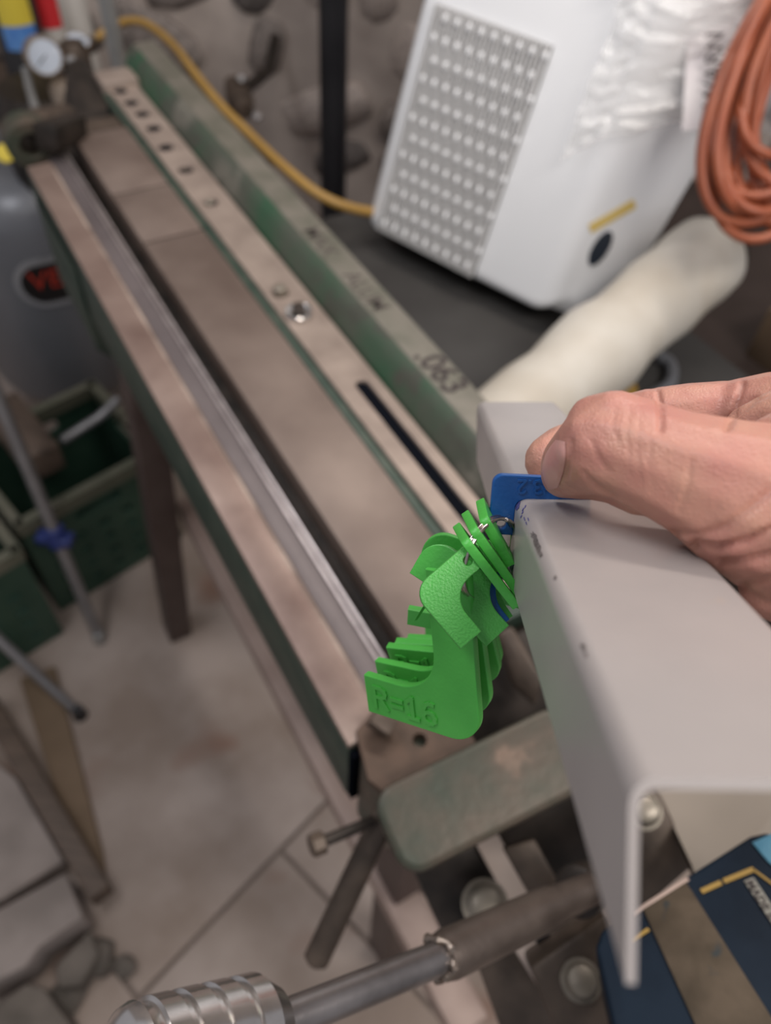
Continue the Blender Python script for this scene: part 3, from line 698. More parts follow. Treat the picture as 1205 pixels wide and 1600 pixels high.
# behind it: green with a blue one sandwiched
gauge((679, 918, 0.208), (752, 852, 0.209), (733, 1012, 0.207), 0.0078, 0.0085, 0.0030, 'green_textured', 'green radius gauge tucked behind the textured one, right of its curve', solve=False, L2=0.0205)
gauge((684, 907, 0.212), (757, 850, 0.213), (750, 988, 0.210), 0.0086, 0.0085, 0.0022, 'blue_plastic', 'dark blue radius gauge sandwiched among the green ones, thin curved edge showing', solve=False, L2=0.0200)
gauge((696, 892, 0.216), (764, 846, 0.217), (772, 975, 0.215), 0.0082, 0.0090, 0.0030, GP, 'green radius gauge behind the sandwiched blue one, shaded hollow curve', solve=False, L2=0.0205)
# upper left pair
gauge((676, 839, 0.212), (741, 880, 0.207), (641, 894, 0.214), 0.0080, 0.005, 0.0027, GP, 'green radius gauge with rounded corner poking out upper left', solve=False, L2=0.0115)
gauge((672, 826, 0.222), (762, 856, 0.219), (660, 862, 0.224), 0.0078, 0.004, 0.0027, GP, 'green radius gauge behind the rounded one at upper left, square corner', solve=False, L2=0.0105)
# thin edge-on ones leaning on the channel
gauge((728, 847, 0.1945), (806, 947, 0.2005), (735, 848, 0.212), 0.0065, 0.004, 0.0024, GP, 'green radius gauge edge-on, left of the leaning pair by the ring', solve=False, L2=0.014, ro=0.25)
gauge((741, 829, 0.1970), (811, 928, 0.2035), (748, 830, 0.215), 0.0065, 0.004, 0.0024, GP, 'green radius gauge edge-on, its tip touching the channel side', solve=False, L2=0.014, ro=0.25)
gauge((757, 813, 0.1995), (797, 882, 0.205), (770, 815, 0.214), 0.0060, 0.003, 0.0026, GP, 'short green radius gauge edge-on just under the blue one', solve=False, L2=0.012, ro=0.25)
gauge((744, 930, 0.222), (765, 862, 0.222), (806, 972, 0.226), 0.0040, 0.003, 0.0026, GP, 'narrow green radius gauge with arm end poking right toward the channel', solve=False)
# split ring through the holes
def circle3(A, B_, C_):
    a = B_ - A; b_ = C_ - A; n_ = a.cross(b_)
    c = A + (n_.cross(a) * b_.length_squared + b_.cross(n_) * a.length_squared) / (2 * n_.length_squared)
    u_ = (A - c); return c, u_, n_.normalized().cross(u_), n_.normalized()
rc, ra, rb, rn = circle3(at(786, 810, 0.2055), at(725, 882, 0.1985), at(764, 922, 0.2135))
pts = []
for k in range(97):
    a_ = 4 * math.pi * k / 96
    pts.append(rc + ra * math.cos(a_) + rb * math.sin(a_) + rn * (0.0011 * (k / 96 - 0.5) * 2))
sr = MB().tube(pts, 0.00062, 10).build('split_ring', 'wire', None, 0, 60)
tag(sr, 'small steel split ring holding the bunch of radius gauges', 'ring')

# ------------------------------------------------------------------ the hand
hand_bm = bmesh.new()
def ball(P_, r):
    mtx = Matrix.Translation(P_) @ Matrix.Diagonal((r, r, r, 1))
    bmesh.ops.create_icosphere(hand_bm, subdivisions=2, radius=1.0, matrix=mtx)
def chain(nodes):
    for (x0, y0, d0, r0), (x1, y1, d1, r1) in zip(nodes[:-1], nodes[1:]):
        A_, B_ = at(x0, y0, d0), at(x1, y1, d1)
        n_ = max(2, int((B_ - A_).length / 0.0016))
        for k in range(n_ + 1):
            t = k / n_; ball(A_.lerp(B_, t), r0 + (r1 - r0) * t)
# thumb: tip, distal, knuckle, proximal, base
chain([(883, 742, 0.1975, 0.0063), (893, 732, 0.194, 0.0080), (908, 722, 0.1895, 0.0096), (934, 706, 0.182, 0.0110), (952, 697, 0.177, 0.0121),
       (985, 704, 0.174, 0.0122), (1050, 729, 0.169, 0.0128), (1125, 757, 0.166, 0.0147), (1200, 790, 0.165, 0.0182), (1290, 820, 0.166, 0.022)])
chain([(905, 750, 0.192, 0.0046), (960, 748, 0.181, 0.0062), (1000, 765, 0.175, 0.0062)])
chain([(930, 660, 0.178, 0.0066), (960, 655, 0.174, 0.0068), (1030, 672, 0.170, 0.0060)])
# folds below the thumb base
chain([(1108, 800, 0.164, 0.0085), (1180, 800, 0.161, 0.0125), (1260, 800, 0.160, 0.014)])
chain([(1150, 838, 0.165, 0.0078), (1215, 828, 0.161, 0.0105), (1290, 820, 0.160, 0.013)])
chain([(1178, 878, 0.167, 0.0066), (1235, 866, 0.163, 0.0100), (1300, 850, 0.160, 0.013)])
chain([(1210, 918, 0.168, 0.0075), (1270, 915, 0.165, 0.011), (1330, 900, 0.162, 0.014)])
# index finger behind the gauge
chain([(861, 720, 0.2250, 0.0079), (884, 706, 0.2285, 0.0085), (930, 692, 0.234, 0.0082), (1010, 690, 0.238, 0.0088), (1110, 690, 0.232, 0.0094), (1230, 705, 0.218, 0.0120), (1330, 760, 0.195, 0.016)])
# middle, ring, little fingers folded behind
chain([(992, 655, 0.236, 0.0084), (1018, 652, 0.233, 0.0090)])
chain([(1038, 651, 0.231, 0.0093), (1085, 648, 0.228, 0.0098), (1138, 645, 0.225, 0.0098)])
chain([(1160, 645, 0.222, 0.0102), (1215, 645, 0.215, 0.0120), (1290, 670, 0.205, 0.016)])
chain([(1172, 672, 0.205, 0.0070), (1230, 668, 0.200, 0.0110), (1300, 700, 0.192, 0.017)])
chain([(1015, 672, 0.252, 0.0078), (1085, 668, 0.252, 0.0088), (1180, 670, 0.244, 0.0098), (1300, 690, 0.22, 0.015)])
chain([(1060, 700, 0.262, 0.0066), (1130, 695, 0.262, 0.0076), (1220, 700, 0.25, 0.0090), (1330, 730, 0.225, 0.014)])
# palm, wrist and forearm leave the frame
chain([(1290, 780, 0.175, 0.024), (1400, 820, 0.180, 0.028), (1560, 900, 0.19, 0.027), (1760, 1010, 0.20, 0.030)])
chain([(1300, 710, 0.20, 0.02), (1400, 780, 0.195, 0.026), (1500, 850, 0.195, 0.024)])
me = bpy.data.meshes.new('hand'); hand_bm.to_mesh(me); hand_bm.free()
ho = bpy.data.objects.new('tmp_hand', me); COL.objects.link(ho)
rm = ho.modifiers.new('r', 'REMESH'); rm.mode = 'VOXEL'; rm.voxel_size = 0.0007
sm = ho.modifiers.new('s', 'SMOOTH'); sm.factor = 0.5; sm.iterations = 7
dg = bpy.context.evaluated_depsgraph_get(); dg.update()
me2 = bpy.data.meshes.new_from_object(ho.evaluated_get(dg)); bpy.data.objects.remove(ho)
me2.name = 'person'
# press creases into the skin along polylines (pixel positions of the photographed folds)
creases = [([(1052, 833), (1090, 838), (1130, 824), (1170, 795), (1215, 760)], 0.0010, 7),
           ([(1085, 852), (1120, 856), (1165, 846), (1230, 815)], 0.0018, 6),
           ([(1125, 880), (1160, 878), (1230, 862)], 0.0016, 6),
           ([(1160, 915), (1200, 905), (1240, 900)], 0.0010, 7),
           ([(1028, 612), (1033, 640), (1032, 670)], 0.0010, 4), ([(1160, 600), (1150, 630), (1138, 668)], 0.0012, 5), ([(1150, 650), (1180, 625), (1215, 610)], 0.0006, 4),
           ([(962, 632), (958, 660), (966, 690)], 0.00016, 3), ([(985, 640), (978, 675), (985, 720)], 0.00017, 3), ([(1000, 660), (995, 700), (1002, 750)], 0.00017, 3), ([(1018, 690), (1012, 720), (1020, 770)], 0.00014, 3),
           ([(910, 738), (935, 762), (958, 775)], 0.0005, 5), ([(893, 690), (890, 715), (884, 745)], 0.0005, 4), ([(925, 690), (935, 715), (950, 735)], 0.0003, 4), ([(1060, 800), (1075, 760), (1080, 720)], 0.0003, 4)]
co = np.empty(len(me2.vertices) * 3, np.float32); me2.vertices.foreach_get('co', co); co = co.reshape(-1, 3)
no = np.empty(len(me2.vertices) * 3, np.float32); me2.vertices.foreach_get('normal', no); no = no.reshape(-1, 3)
Rn = np.array(RCW); cc = (co - np.array(CAM)) @ Rn
px_ = PPX + FPX * cc[:, 0] / -cc[:, 2]; py_ = PPY - FPX * cc[:, 1] / -cc[:, 2]
facing = ((no * (np.array(CAM) - co)).sum(1) > 0) & (-cc[:, 2] < 0.245)
push = np.zeros(len(co))
for pl, dep, wid in creases:
    dmin = np.full(len(co), 1e9)
    for (x0, y0), (x1, y1) in zip(pl[:-1], pl[1:]):
        dx_, dy_ = x1 - x0, y1 - y0; t_ = np.clip(((px_ - x0) * dx_ + (py_ - y0) * dy_) / (dx_ * dx_ + dy_ * dy_), 0, 1)
        dmin = np.minimum(dmin, np.hypot(px_ - x0 - t_ * dx_, py_ - y0 - t_ * dy_))
    push += dep * np.exp(-(dmin / wid) ** 2)
co -= no * (push * facing)[:, None]
me2.vertices.foreach_set('co', co.ravel().astype(np.float32)); me2.update()
hand = link_mesh('person', me2, 'skin', None, 180)
tag(hand, 'bare right hand reaching in from the side, thumb and finger pinching the blue gauge', 'hand')
hb = bvh(hand)
# thumb nail laid onto the skin
def nail_grid():
    A_, B_, C_, D_ = (846, 741), (880, 690), (889, 694), (873, 762)
    vs = []; N1, N2 = 10, 14
    # outline in pixels: free edge on the left, cuticle on the right
    for i in range(N1 + 1):
        s_ = i / N1
        for j in range(N2 + 1):
            t = j / N2
            x_l = 868 - 25 * math.sin(math.pi * (0.12 + 0.80 * t)) ** 0.8 + 12 * (1 - t) - 2 * t
            x_r = 884 - 12 * t ** 2 + 2 * math.sin(math.pi * t)
            y_ = 690 + 72 * t - 3 * (1 - s_) * (1 - 2 * t)
            x_ = x_l + (x_r - x_l) * s_
            hit, n_, i_, d_ = hb.ray_cast(CAM, ray(x_, y_).normalized())
            if hit is None or d_ > 0.215: vs.append(None)
            else:
                edge = min(s_ * 6, (1 - s_) * 6 + 0.3, t * 6, (1 - t) * 6, 1.0)
                vs.append(hit + n_ * (0.00005 + 0.00045 * edge))
    fs = []
    for i in range(N1):
        for j in range(N2):
            q_ = [i * (N2 + 1) + j, (i + 1) * (N2 + 1) + j, (i + 1) * (N2 + 1) + j + 1, i * (N2 + 1) + j + 1]
            if all(vs[k] is not None for k in q_): fs.append(q_)
    used = sorted({k for f in fs for k in f}); mp = {k: i for i, k in enumerate(used)}
    me = bpy.data.meshes.new('thumb_nail'); me.from_pydata([vs[k] for k in used], [], [[mp[k] for k in f] for f in fs]); me.update()
    return me
nl = link_mesh('thumb_nail', nail_grid(), 'nail', hand, 180); nl['label'] = 'short pink thumb nail'
# ------------------------------------------------------------------ white appliance with a grille
UK = at(845, 500, 1.05)
UD = ray(60, 2400).normalized(); UL = ray(-2000, -1000); UL = (UL - UD * UL.dot(UD)).normalized(); UT = UD.cross(UL).normalized(); UUp = -UD
unit = empty('white_appliance', UK)
tag(unit, 'white plastic appliance with slotted grille tipped back behind the brake', 'appliance')
UR = at(1115, 215, 0.93)
UN2 = UUp.cross(UR - UK).normalized()
if UN2.dot(CAM - UK) < 0: UN2 = -UN2
UT2 = UN2.cross(UUp); UT2 = UT2 if UT2.dot(UR - UK) > 0 else -UT2       # along the right-hand face
UW = (hitplane(566, 352, UK, UT) - UK).dot(UL)
ub = [UK + UL * UW, UK, hitplane(905, 478, UK, UN2), hitplane(985, 400, UK, UN2), UR, UR + UT * 0.22, UK + UL * UW + UT * 0.30]
ut = [p + UUp * (0.62 - (p - UK).dot(UUp)) for p in ub]
nb = len(ub); mb = MB(); mb.add(ub + ut, [tuple(range(nb)), tuple(range(2 * nb - 1, nb - 1, -1))] + [(i, i + nb, (i + 1) % nb + nb, (i + 1) % nb) for i in range(nb)])
body = mb.build('body', 'white_plastic', unit)
bm = bmesh.new(); bm.from_mesh(body.data); bmesh.ops.recalc_face_normals(bm, faces=bm.faces)
bmesh.ops.bevel(bm, geom=[e for e in bm.edges if len(e.link_faces) == 2 and e.calc_face_angle(0) > 0.35], offset=0.022, offset_type='OFFSET', segments=5, profile=0.5, affect='EDGES', clamp_overlap=True)
bm.to_mesh(body.data); bm.free(); body.data.polygons.foreach_set('use_smooth', [True] * len(body.data.polygons)); body.data.set_sharp_from_angle(angle=math.radians(50))
# grille recess and slats on the front face (plane UL, UUp), just proud of it
gq = [hitplane(*p, UK, UT) - UK for p in ((600, 352), (752, 447), (848, 66), (640, -40))]
gl_ = [(q.dot(UL), q.dot(UUp)) for q in gq]
x1 = max(p[0] for p in gl_) ; x0 = (gl_[1][0] + gl_[2][0]) / 2; y0 = (gl_[0][1] + gl_[1][1]) / 2; y1 = gl_[2][1]
x1 = min(x1, UW - 0.03)
def UF(x, y, o): return UK + UL * x + UUp * y - UT * o
MB().box(UF(x0, y0, 0.0006), UL * (x1 - x0), UUp * (y1 - y0), -UT * 0.0008).build('grille_panel', 'grille_back', unit)
NSL = 28
dx = (x1 - x0) / NSL
sl_me = None
for k in range(NSL):
    if sl_me is None:
        s_ = MB().box((0, 0, 0), (dx * 0.44, 0, 0), (0, y1 - y0, 0), (0, 0, 0.007)).build('grille_slat', 'slat_grey', None); sl_me = s_.data
    else: s_ = bpy.data.objects.new('grille_slat', sl_me); COL.objects.link(s_)
    s_.matrix_world = frame(UF(x0 + (k + 0.3) * dx, y0, 0.0013), UL, UUp); 
    if s_.matrix_world.to_3x3().col[2].dot(-UT) < 0: s_.matrix_world = frame(UF(x0 + (k + 0.66) * dx, y0, 0.0013), -UL, UUp)
    parent_to(s_, unit)
br_me = None
rows = 12
for r_ in range(rows):
    yy = y0 + (y1 - y0) * (r_ + 0.5) / rows
    for k in range(0, NSL // 3 + 1):
        xx = x0 + (k * 3 + (0.4 if r_ % 2 else 1.9)) * dx
        if xx > x1 - dx: continue
        if br_me is None:
            bm = bmesh.new(); bmesh.ops.create_icosphere(bm, subdivisions=2, radius=1)
            br_me = bpy.data.meshes.new('grille_bridge'); bm.to_mesh(br_me); bm.free(); br_me.materials.append(M['white_plastic'])
            br_me.polygons.foreach_set('use_smooth', [True] * len(br_me.polygons))
        s_ = bpy.data.objects.new('grille_bridge', br_me); COL.objects.link(s_)
        mtx = frame(UF(xx, yy, 0.0068), UL, UUp); s_.matrix_world = mtx @ Matrix.Diagonal((dx * 0.55, (y1 - y0) / rows * 0.23, 0.0045, 1))
        parent_to(s_, unit)
# port hole and yellow sticker on the right face (plane UT, UUp)
un = UN2
c_ = hitplane(938, 388, UK, UN2)
me = plate_mesh([circ(0, 0, 1, 28)], 0.002)
ph = link_mesh('port_hole', me, mat('port_navy', (0.012, 0.02, 0.035), None, 0.4)); 
ph.matrix_world = frame(c_ + un * 0.0006, UT2, UUp) @ Matrix.Rotation(math.radians(82), 4, 'Z') @ Matrix.Diagonal((0.0235, 0.0115, 1, 1)); parent_to(ph, unit)
p0 = hitplane(922, 358, UK, UN2); p1 = hitplane(992, 318, UK, UN2); sd = (p1 - p0).normalized(); sn = un.cross(sd).normalized()
MB().box(p0 + un * 0.0002 - sn * 0.006, sd * (p1 - p0).length, sn * 0.0125, un * 0.0006).build('warning_sticker', 'yellow_sticker', unit)
# crumpled clear plastic film over the upper part
fv = []; ff = []
NX, NY = 46, 52
def film_pt(i, j):
    s_ = i / NX; t = j / NY
    y_ = 0.20 + 0.46 * t + 0.06 * math.sin(s_ * 7.1) * (1 - t)
    x_ = -0.13 + 0.39 * s_         # negative: round the corner onto the right face
    nv = Vector((i * 0.21, j * 0.16, 3.7))
    n1 = 1.4 * noise.noise(nv) + 0.9 * abs(noise.noise(nv * 2.3)) + 0.5 * noise.noise(nv * 5.1)
    o = 0.016 + 0.012 * n1 + rnd.uniform(-0.0016, 0.0016)
    if x_ < 0:
        a_ = -x_ * 2.0; return UK + UT2 * (a_ + 0.004) + UUp * (y_ + 0.25 * a_) + UN2 * (o + 0.004)
    return UK + UL * (x_ - 0.004) + UUp * y_ - UT * (o + 0.004)
for i in range(NX + 1):
    for j in range(NY + 1): fv.append(film_pt(i, j))
for i in range(NX):
    for j in range(NY):
        if i > 20 and j < 16 + (i - 20) * 1.6: continue
        a_ = i * (NY + 1) + j; ff.append((a_, a_ + NY + 1, a_ + NY + 2, a_ + 1))
me = bpy.data.meshes.new('plastic_bag'); me.from_pydata(fv, [], ff); me.update()
film = link_mesh('plastic_bag', me, 'film', None, 0)
tag(film, 'crumpled clear plastic bag draped over the white appliance', 'plastic bag')
# printed lettering and side flap of the bag
fp0 = at(1092, 178, 0.93)
lw = link_mesh('lettering', text_mesh('WARN', 0.026, 0.0003), 'ink', None, 0)
lw.matrix_world = frame(at(1124, 168, 0.838), at(1130, 66, 0.834) - at(1124, 168, 0.838), at(1086, 164, 0.840) - at(1124, 168, 0.838)); parent_to(lw, film)
sf = MB().prism([at(1066, 205, 0.85), at(1130, 196, 0.85), at(1160, 120, 0.845), at(1160, -60, 0.85), at(1085, -60, 0.86), at(1072, 90, 0.86)], (CAM - at(1100, 100, 1)).normalized() * -0.002).build('bag_flap', mat('bag_white', (0.55, 0.51, 0.53), (0.63, 0.6, 0.61), 0.35, 0, 14), film, 0.0)

# bench below, roll lying on it
bench = empty('storage_bench', B(0.6, 0.53, -ZB))
tag(bench, 'dark grey storage bench behind the brake carrying the white appliance', 'bench')
BT = 0.752 - ZB
bbox(0.18, 0.86, 0.30, 0.76, BT - 0.03, BT).build('bench_top', 'grey_bin', bench, 0.004)
for u_, v_ in ((0.19, 0.31), (0.19, 0.71), (0.81, 0.31), (0.81, 0.71)):
    bbox(u_, u_ + 0.04, v_, v_ + 0.04, -ZB, BT - 0.03).build('leg', 'grey_bin', bench, 0.002)
bbox(0.20, 0.85, 0.74, 0.755, -0.6, BT - 0.03).build('back_board', 'grey_bin', bench, 0.002)
ra_ = at(800, 664, 0.86); rb_ = at(1092, 412, 0.99)
rd = (rb_ - ra_).normalized()
roll = empty('cream_roll', ra_)
tag(roll, 'cream plastic wrapped roll lying below the white appliance', 'roll')
LR = (rb_ - ra_).length + 0.03
rr_ = [(-0.16 , 0.046), (-0.14, 0.053)] + [(t * LR / 10, 0.0535 + 0.003 * math.sin(t * 2.1) + 0.002 * math.sin(t * 5.0)) for t in range(0, 10)] + [(LR - 0.012, 0.054), (LR, 0.047)]
MB().lathe(ra_, rd, rr_, 30).build('roll_wrap', 'roll_cream', roll, 0, 70)
MB().lathe(rb_ + rd * 0.032, rd, [(-0.002, 0.05), (0.006, 0.042), (0.008, 0.02)], 26).build('roll_end', 'grey_bin', roll)
cab = empty('dark_cabinet', B(0.4, 1.1, -ZB)); tag(cab, 'dark brown wooden cabinet at the right behind the hand', 'cabinet')
bbox(-0.1, 1.0, 0.80, 1.4, -ZB, 0.53 - ZB).build('carcass', 'furniture_brown', cab, 0.004)
bbox(-0.12, 1.02, 0.785, 1.42, 0.53 - ZB, 0.56 - ZB).build('top_board', 'furniture_brown', cab, 0.004)
yc = onz(982, 600, 0.785)
tin = MB().lathe((yc.x, yc.y, 0.752), BZ, [(0, 0.014), (0.026, 0.0145), (0.03, 0.012)], 18).build('yellow_cap', mat('cap_yellow', (0.36, 0.21, 0.04), None, 0.5))
tag(tin, 'small yellow cap beside the cream roll', 'cap')
wh = MB().tube(spline([onz(1012, 622, 0.762), onz(1046, 600, 0.762), onz(1048, 570, 0.762), onz(1030, 556, 0.762)], 5), 0.0085, 12).build('grey_elbow', 'tank_grey', None, 0, 180)
tag(wh, 'grey plastic pipe elbow beside the cream roll', 'pipe')
bq = onz(1275, 640, 0.56)
bx_ = MB().box((bq.x, bq.y, 0.56), BU * 0.16, BV * 0.16, BZ * 0.10).build('cardboard_box', 'cardboard', None, 0.002)
tag(bx_, 'brown cardboard box corner at the right edge', 'box')

# ------------------------------------------------------------------ orange cord
cp = []
loops_ = [(1205, 130, 118, 205, 0.80, 0.0), (1212, 140, 125, 222, 0.81, 0.08), (1232, 110, 118, 210, 0.79, -0.05), (1198, 150, 112, 232, 0.815, 0.03),
          (1232, 90, 118, 168, 0.805, -0.04), (1245, 80, 96, 150, 0.785, 0.02), (1210, 165, 128, 215, 0.825, 0.10), (1235, 120, 122, 248, 0.795, 0.0), (1240, 70, 78, 125, 0.775, 0.04),
          (1216, 150, 122, 238, 0.835, -0.06), (1228, 100, 104, 186, 0.77, 0.05), (1250, 150, 126, 226, 0.83, 0.0), (1275, 120, 128, 200, 0.80, 0.06), (1262, 60, 96, 215, 0.785, -0.05), (1290, 140, 120, 238, 0.81, 0.0), (1280, 170, 150, 170, 0.82, 0.1)]
for n_, (cx, cy, rx, ry, d_, tl) in enumerate(loops_):
    for k in range(28):
        a_ = -math.pi / 2 + 2 * math.pi * k / 28
        f_ = k / 28
        nx = loops_[(n_ + 1) % len(loops_)]
        c_x = cx + (nx[0] - cx) * f_; c_y = cy + (nx[1] - cy) * f_; r_x = rx + (nx[2] - rx) * f_; r_y = ry + (nx[3] - ry) * f_; dd = d_ + (nx[4] - d_) * f_
        squeeze = 0.55 + 0.45 * (0.5 + 0.5 * math.sin(a_))
        cp.append(at(c_x + 38 - 0.24 * (c_y + r_y * math.sin(a_)) + r_x * squeeze * math.cos(a_) + tl * 60 * math.sin(a_), c_y + r_y * math.sin(a_), dd - 0.012 * math.sin(a_ * 2 + n_)))
cord = MB().tube(spline(cp, 3), 0.0052, 10).build('extension_cord', 'cord_orange', None, 0, 180)
tag(cord, 'coiled orange extension cord hanging at the upper right', 'cord')

# ------------------------------------------------------------------ wall pipe, hose, valve, conduit
pb = onz(519, 420, 0.0) if False else at(521, 150, 1.62)
pp = MB().lathe((pb.x, pb.y, 0.0), BZ, [(0, 0.029), (2.3, 0.029)], 24)
pp = pp.build('drain_pipe', 'pipe_black')
tag(pp, 'vertical black drain pipe in front of the stone wall', 'pipe')
hp = spline([at(150, 60, 1.42), at(188, 36, 1.42), at(225, 36, 1.40), at(268, 68, 1.36), at(310, 122, 1.28), at(345, 165, 1.22), at(385, 205, 1.18), at(440, 258, 1.14), at(500, 305, 1.12), at(560, 328, 1.14), at(625, 335, 1.19)], 8)
hs = MB().tube(hp, 0.0074, 12).build('air_hose', 'hose_yellow', None, 0, 180)
tag(hs, 'yellow air hose looping behind the green beam', 'hose')
vv = empty('wall_valve', at(380, 160, 1.55))
tag(vv, 'tarnished valve with chrome stubs behind the brake', 'valve')
MB().lathe(at(372, 150, 1.55), at(392, 190, 1.5) - at(372, 150, 1.55), [(-0.05, 0.016), (0, 0.026), (0.03, 0.026), (0.06, 0.016)], 18).build('valve_body', 'brown_iron', vv)
MB().lathe(at(377, 122, 1.53), (CAM - at(377, 122, 1.53)), [(-0.05, 0.008), (0, 0.011), (0.012, 0.011), (0.018, 0.006)], 16).build('valve_stub', 'chrome', vv)
MB().lathe(at(402, 182, 1.5), (CAM - at(402, 182, 1.5)), [(-0.05, 0.006), (0, 0.009), (0.012, 0.009), (0.016, 0.005)], 16).build('valve_stub', 'chrome', vv)
MB().tube([at(372, 150, 1.55), at(420, 110, 1.7), at(430, 60, 1.8)], 0.012, 12).build('valve_pipe', 'dark_iron', vv)
cb = at(186, 100, 1.19)
cd = MB().lathe((cb.x, cb.y, 0.0), BZ, [(0, 0.0118), (2.3, 0.0118)], 18).build('conduit_pipe', 'conduit')
tag(cd, 'grey steel conduit rising at the far end of the brake', 'pipe')

# ------------------------------------------------------------------ air compressor
tc_ = Vector((-0.795, 1.44, 0)); TR = 0.175
comp = empty('air_compressor', tc_)
tag(comp, 'grey air compressor tank with red and black badge behind the brake', 'air compressor')
tp = [(0.10, 0.03), (0.102, 0.09), (0.115, 0.13), (0.14, 0.16), (0.18, TR), (0.58, TR), (0.62, 0.16), (0.645, 0.13), (0.658, 0.09), (0.66, 0.03)]
tank_ = MB().lathe(tc_, BZ, tp, 48).build('tank', 'tank_grey', comp, 0, 60)
for k in range(3):
    a_ = k * 2.094 - 1.2
    q = tc_ + Vector((math.cos(a_) * 0.13, math.sin(a_) * 0.13, 0))
    bar(q, q + Vector((0, 0, 0.16)), 0.035, 0.02, (math.cos(a_), math.sin(a_), 0)).build('foot', 'can_black', comp, 0.003)
# badge: pill shape wrapped on the tank
cdir = Vector((CAM.x - tc_.x, CAM.y - tc_.y, 0)).normalized(); cang = math.atan2(cdir.y, cdir.x)
def wrap(x, y, r): return tc_ + Vector((math.cos(cang + x / TR) * r, math.sin(cang + x / TR) * r, y))
def pill(x0, y0, x1, y1, r, name, m_, par):
    lp = rrect(x0, y0, x1, y1, (y1 - y0) / 2 * 0.98, 8)
    cu = plate_mesh([lp], 0.002)
    bm = bmesh.new(); bm.from_mesh(cu); bmesh.ops.triangulate(bm, faces=bm.faces); bmesh.ops.subdivide_edges(bm, edges=[e for e in bm.edges if e.calc_length() > 0.02], cuts=4); bm.to_mesh(cu); bm.free()
    for v_ in cu.vertices: v_.co = wrap(v_.co.x, v_.co.y, r + v_.co.z)
    return link_mesh(name, cu, m_, par, 60)
BX = None
hb_ = None
tree_t = BVHTree.FromPolygons([x.co.copy() for x in tank_.data.vertices], [tuple(p.vertices) for p in tank_.data.polygons])
def tank_xy(px, py):
    h_, n_, i_, d_ = tree_t.ray_cast(CAM, ray(px, py).normalized())
    if h_ is None: return None
    q = h_ - tc_; a_ = math.atan2(q.y, q.x) - cang
    return a_ * TR, q.z
l0 = tank_xy(34, 446) or (-0.05, 0.4); 
bh = 0.042
bd = pill(l0[0] - 0.013, l0[1] - bh - 0.012, l0[0] + 0.20, l0[1] + bh + 0.012, TR + 0.0012, 'badge_border', 'badge_border', comp)
bp_ = pill(l0[0], l0[1] - bh, l0[0] + 0.187, l0[1] + bh, TR + 0.0026, 'badge', 'badge_black', comp)
lt = text_mesh('VEVOR', 0.056, 0.0008)
bm = bmesh.new(); bm.from_mesh(lt); bmesh.ops.triangulate(bm, faces=bm.faces); bm.to_mesh(lt); bm.free()
for v_ in lt.vertices: v_.co = wrap(l0[0] + 0.017 + v_.co.x, l0[1] - 0.010 + v_.co.y, TR + 0.0042 + v_.co.z)
link_mesh('lettering', lt, 'badge_red', bp_, 0)
# regulator, gauges and pipework on top
def dial(px, d_, r, dirpx):
    P_ = at(*px, d_); n_ = (CAM - P_).normalized(); n_ = (n_ + (RCW @ Vector(dirpx))).normalized()
    b_ = MB().lathe(P_ - n_ * 0.03, n_, [(0, r * 0.9), (0.002, r * 1.1), (0.026, r * 1.1), (0.031, r * 1.06), (0.031, r * 0.98), (0.0285, r * 0.96)], 28).build('pressure_gauge', 'brass', comp)
    MB().lathe(P_ - n_ * 0.0018, n_, [(0, r * 0.97), (0.0012, r * 0.97)], 28).build('gauge_face', 'gauge_white', b_)
    a_ = n_.orthogonal().normalized()
    MB().box(P_ - a_ * r * 0.1 - n_.cross(a_) * 0.001, a_ * r * 0.8, n_.cross(a_) * 0.002, n_ * 0.0006).build('needle', 'can_black', b_)
dial((70, 88), 1.27, 0.0268, (0.25, -0.1, 0))
dial((122, 62), 1.34, 0.0190, (0.05, 0.9, 0))
MB().lathe(at(120, 100, 1.33), BZ, [(-0.06, 0.02), (-0.05, 0.026), (0.02, 0.026), (0.035, 0.018)], 20).build('regulator', 'brown_iron', comp)
MB().lathe(at(112, 94, 1.25), (CAM - at(112, 94, 1.25)), [(-0.02, 0.006), (0, 0.008), (0.004, 0.006)], 14).build('fitting', 'chrome', comp)
MB().tube([at(40, 108, 1.30), at(47, 140, 1.29), at(56, 172, 1.26)], 0.007, 12).build('air_pipe', 'conduit', comp)
MB().tube([at(70, 88, 1.31), at(110, 80, 1.36), at(140, 70, 1.42)], 0.015, 12).build('manifold', 'brown_iron', comp)
MB().lathe(at(105, 138, 1.31), BZ, [(-0.03, 0.028), (0.0, 0.03), (0.01, 0.024), (0.014, 0.01)], 20).build('pump_cap', 'brass', comp)
ph_ = at(70, 170, 1.40)
MB().lathe((ph_.x, ph_.y, 0.62), BZ, [(0, 0.07), (0.02, 0.085), (0.16, 0.085), (0.18, 0.07)], 24).build('pump_head', 'dark_iron', comp, 0.0)
MB().lathe(at(8, 240, 1.20), (CAM - at(8, 240, 1.2)), [(-0.01, 0.014), (0, 0.014), (0.002, 0.012)], 16).build('knob', 'can_yellow', comp)
lo = wrap(-0.1, 0.56, TR + 0.001)
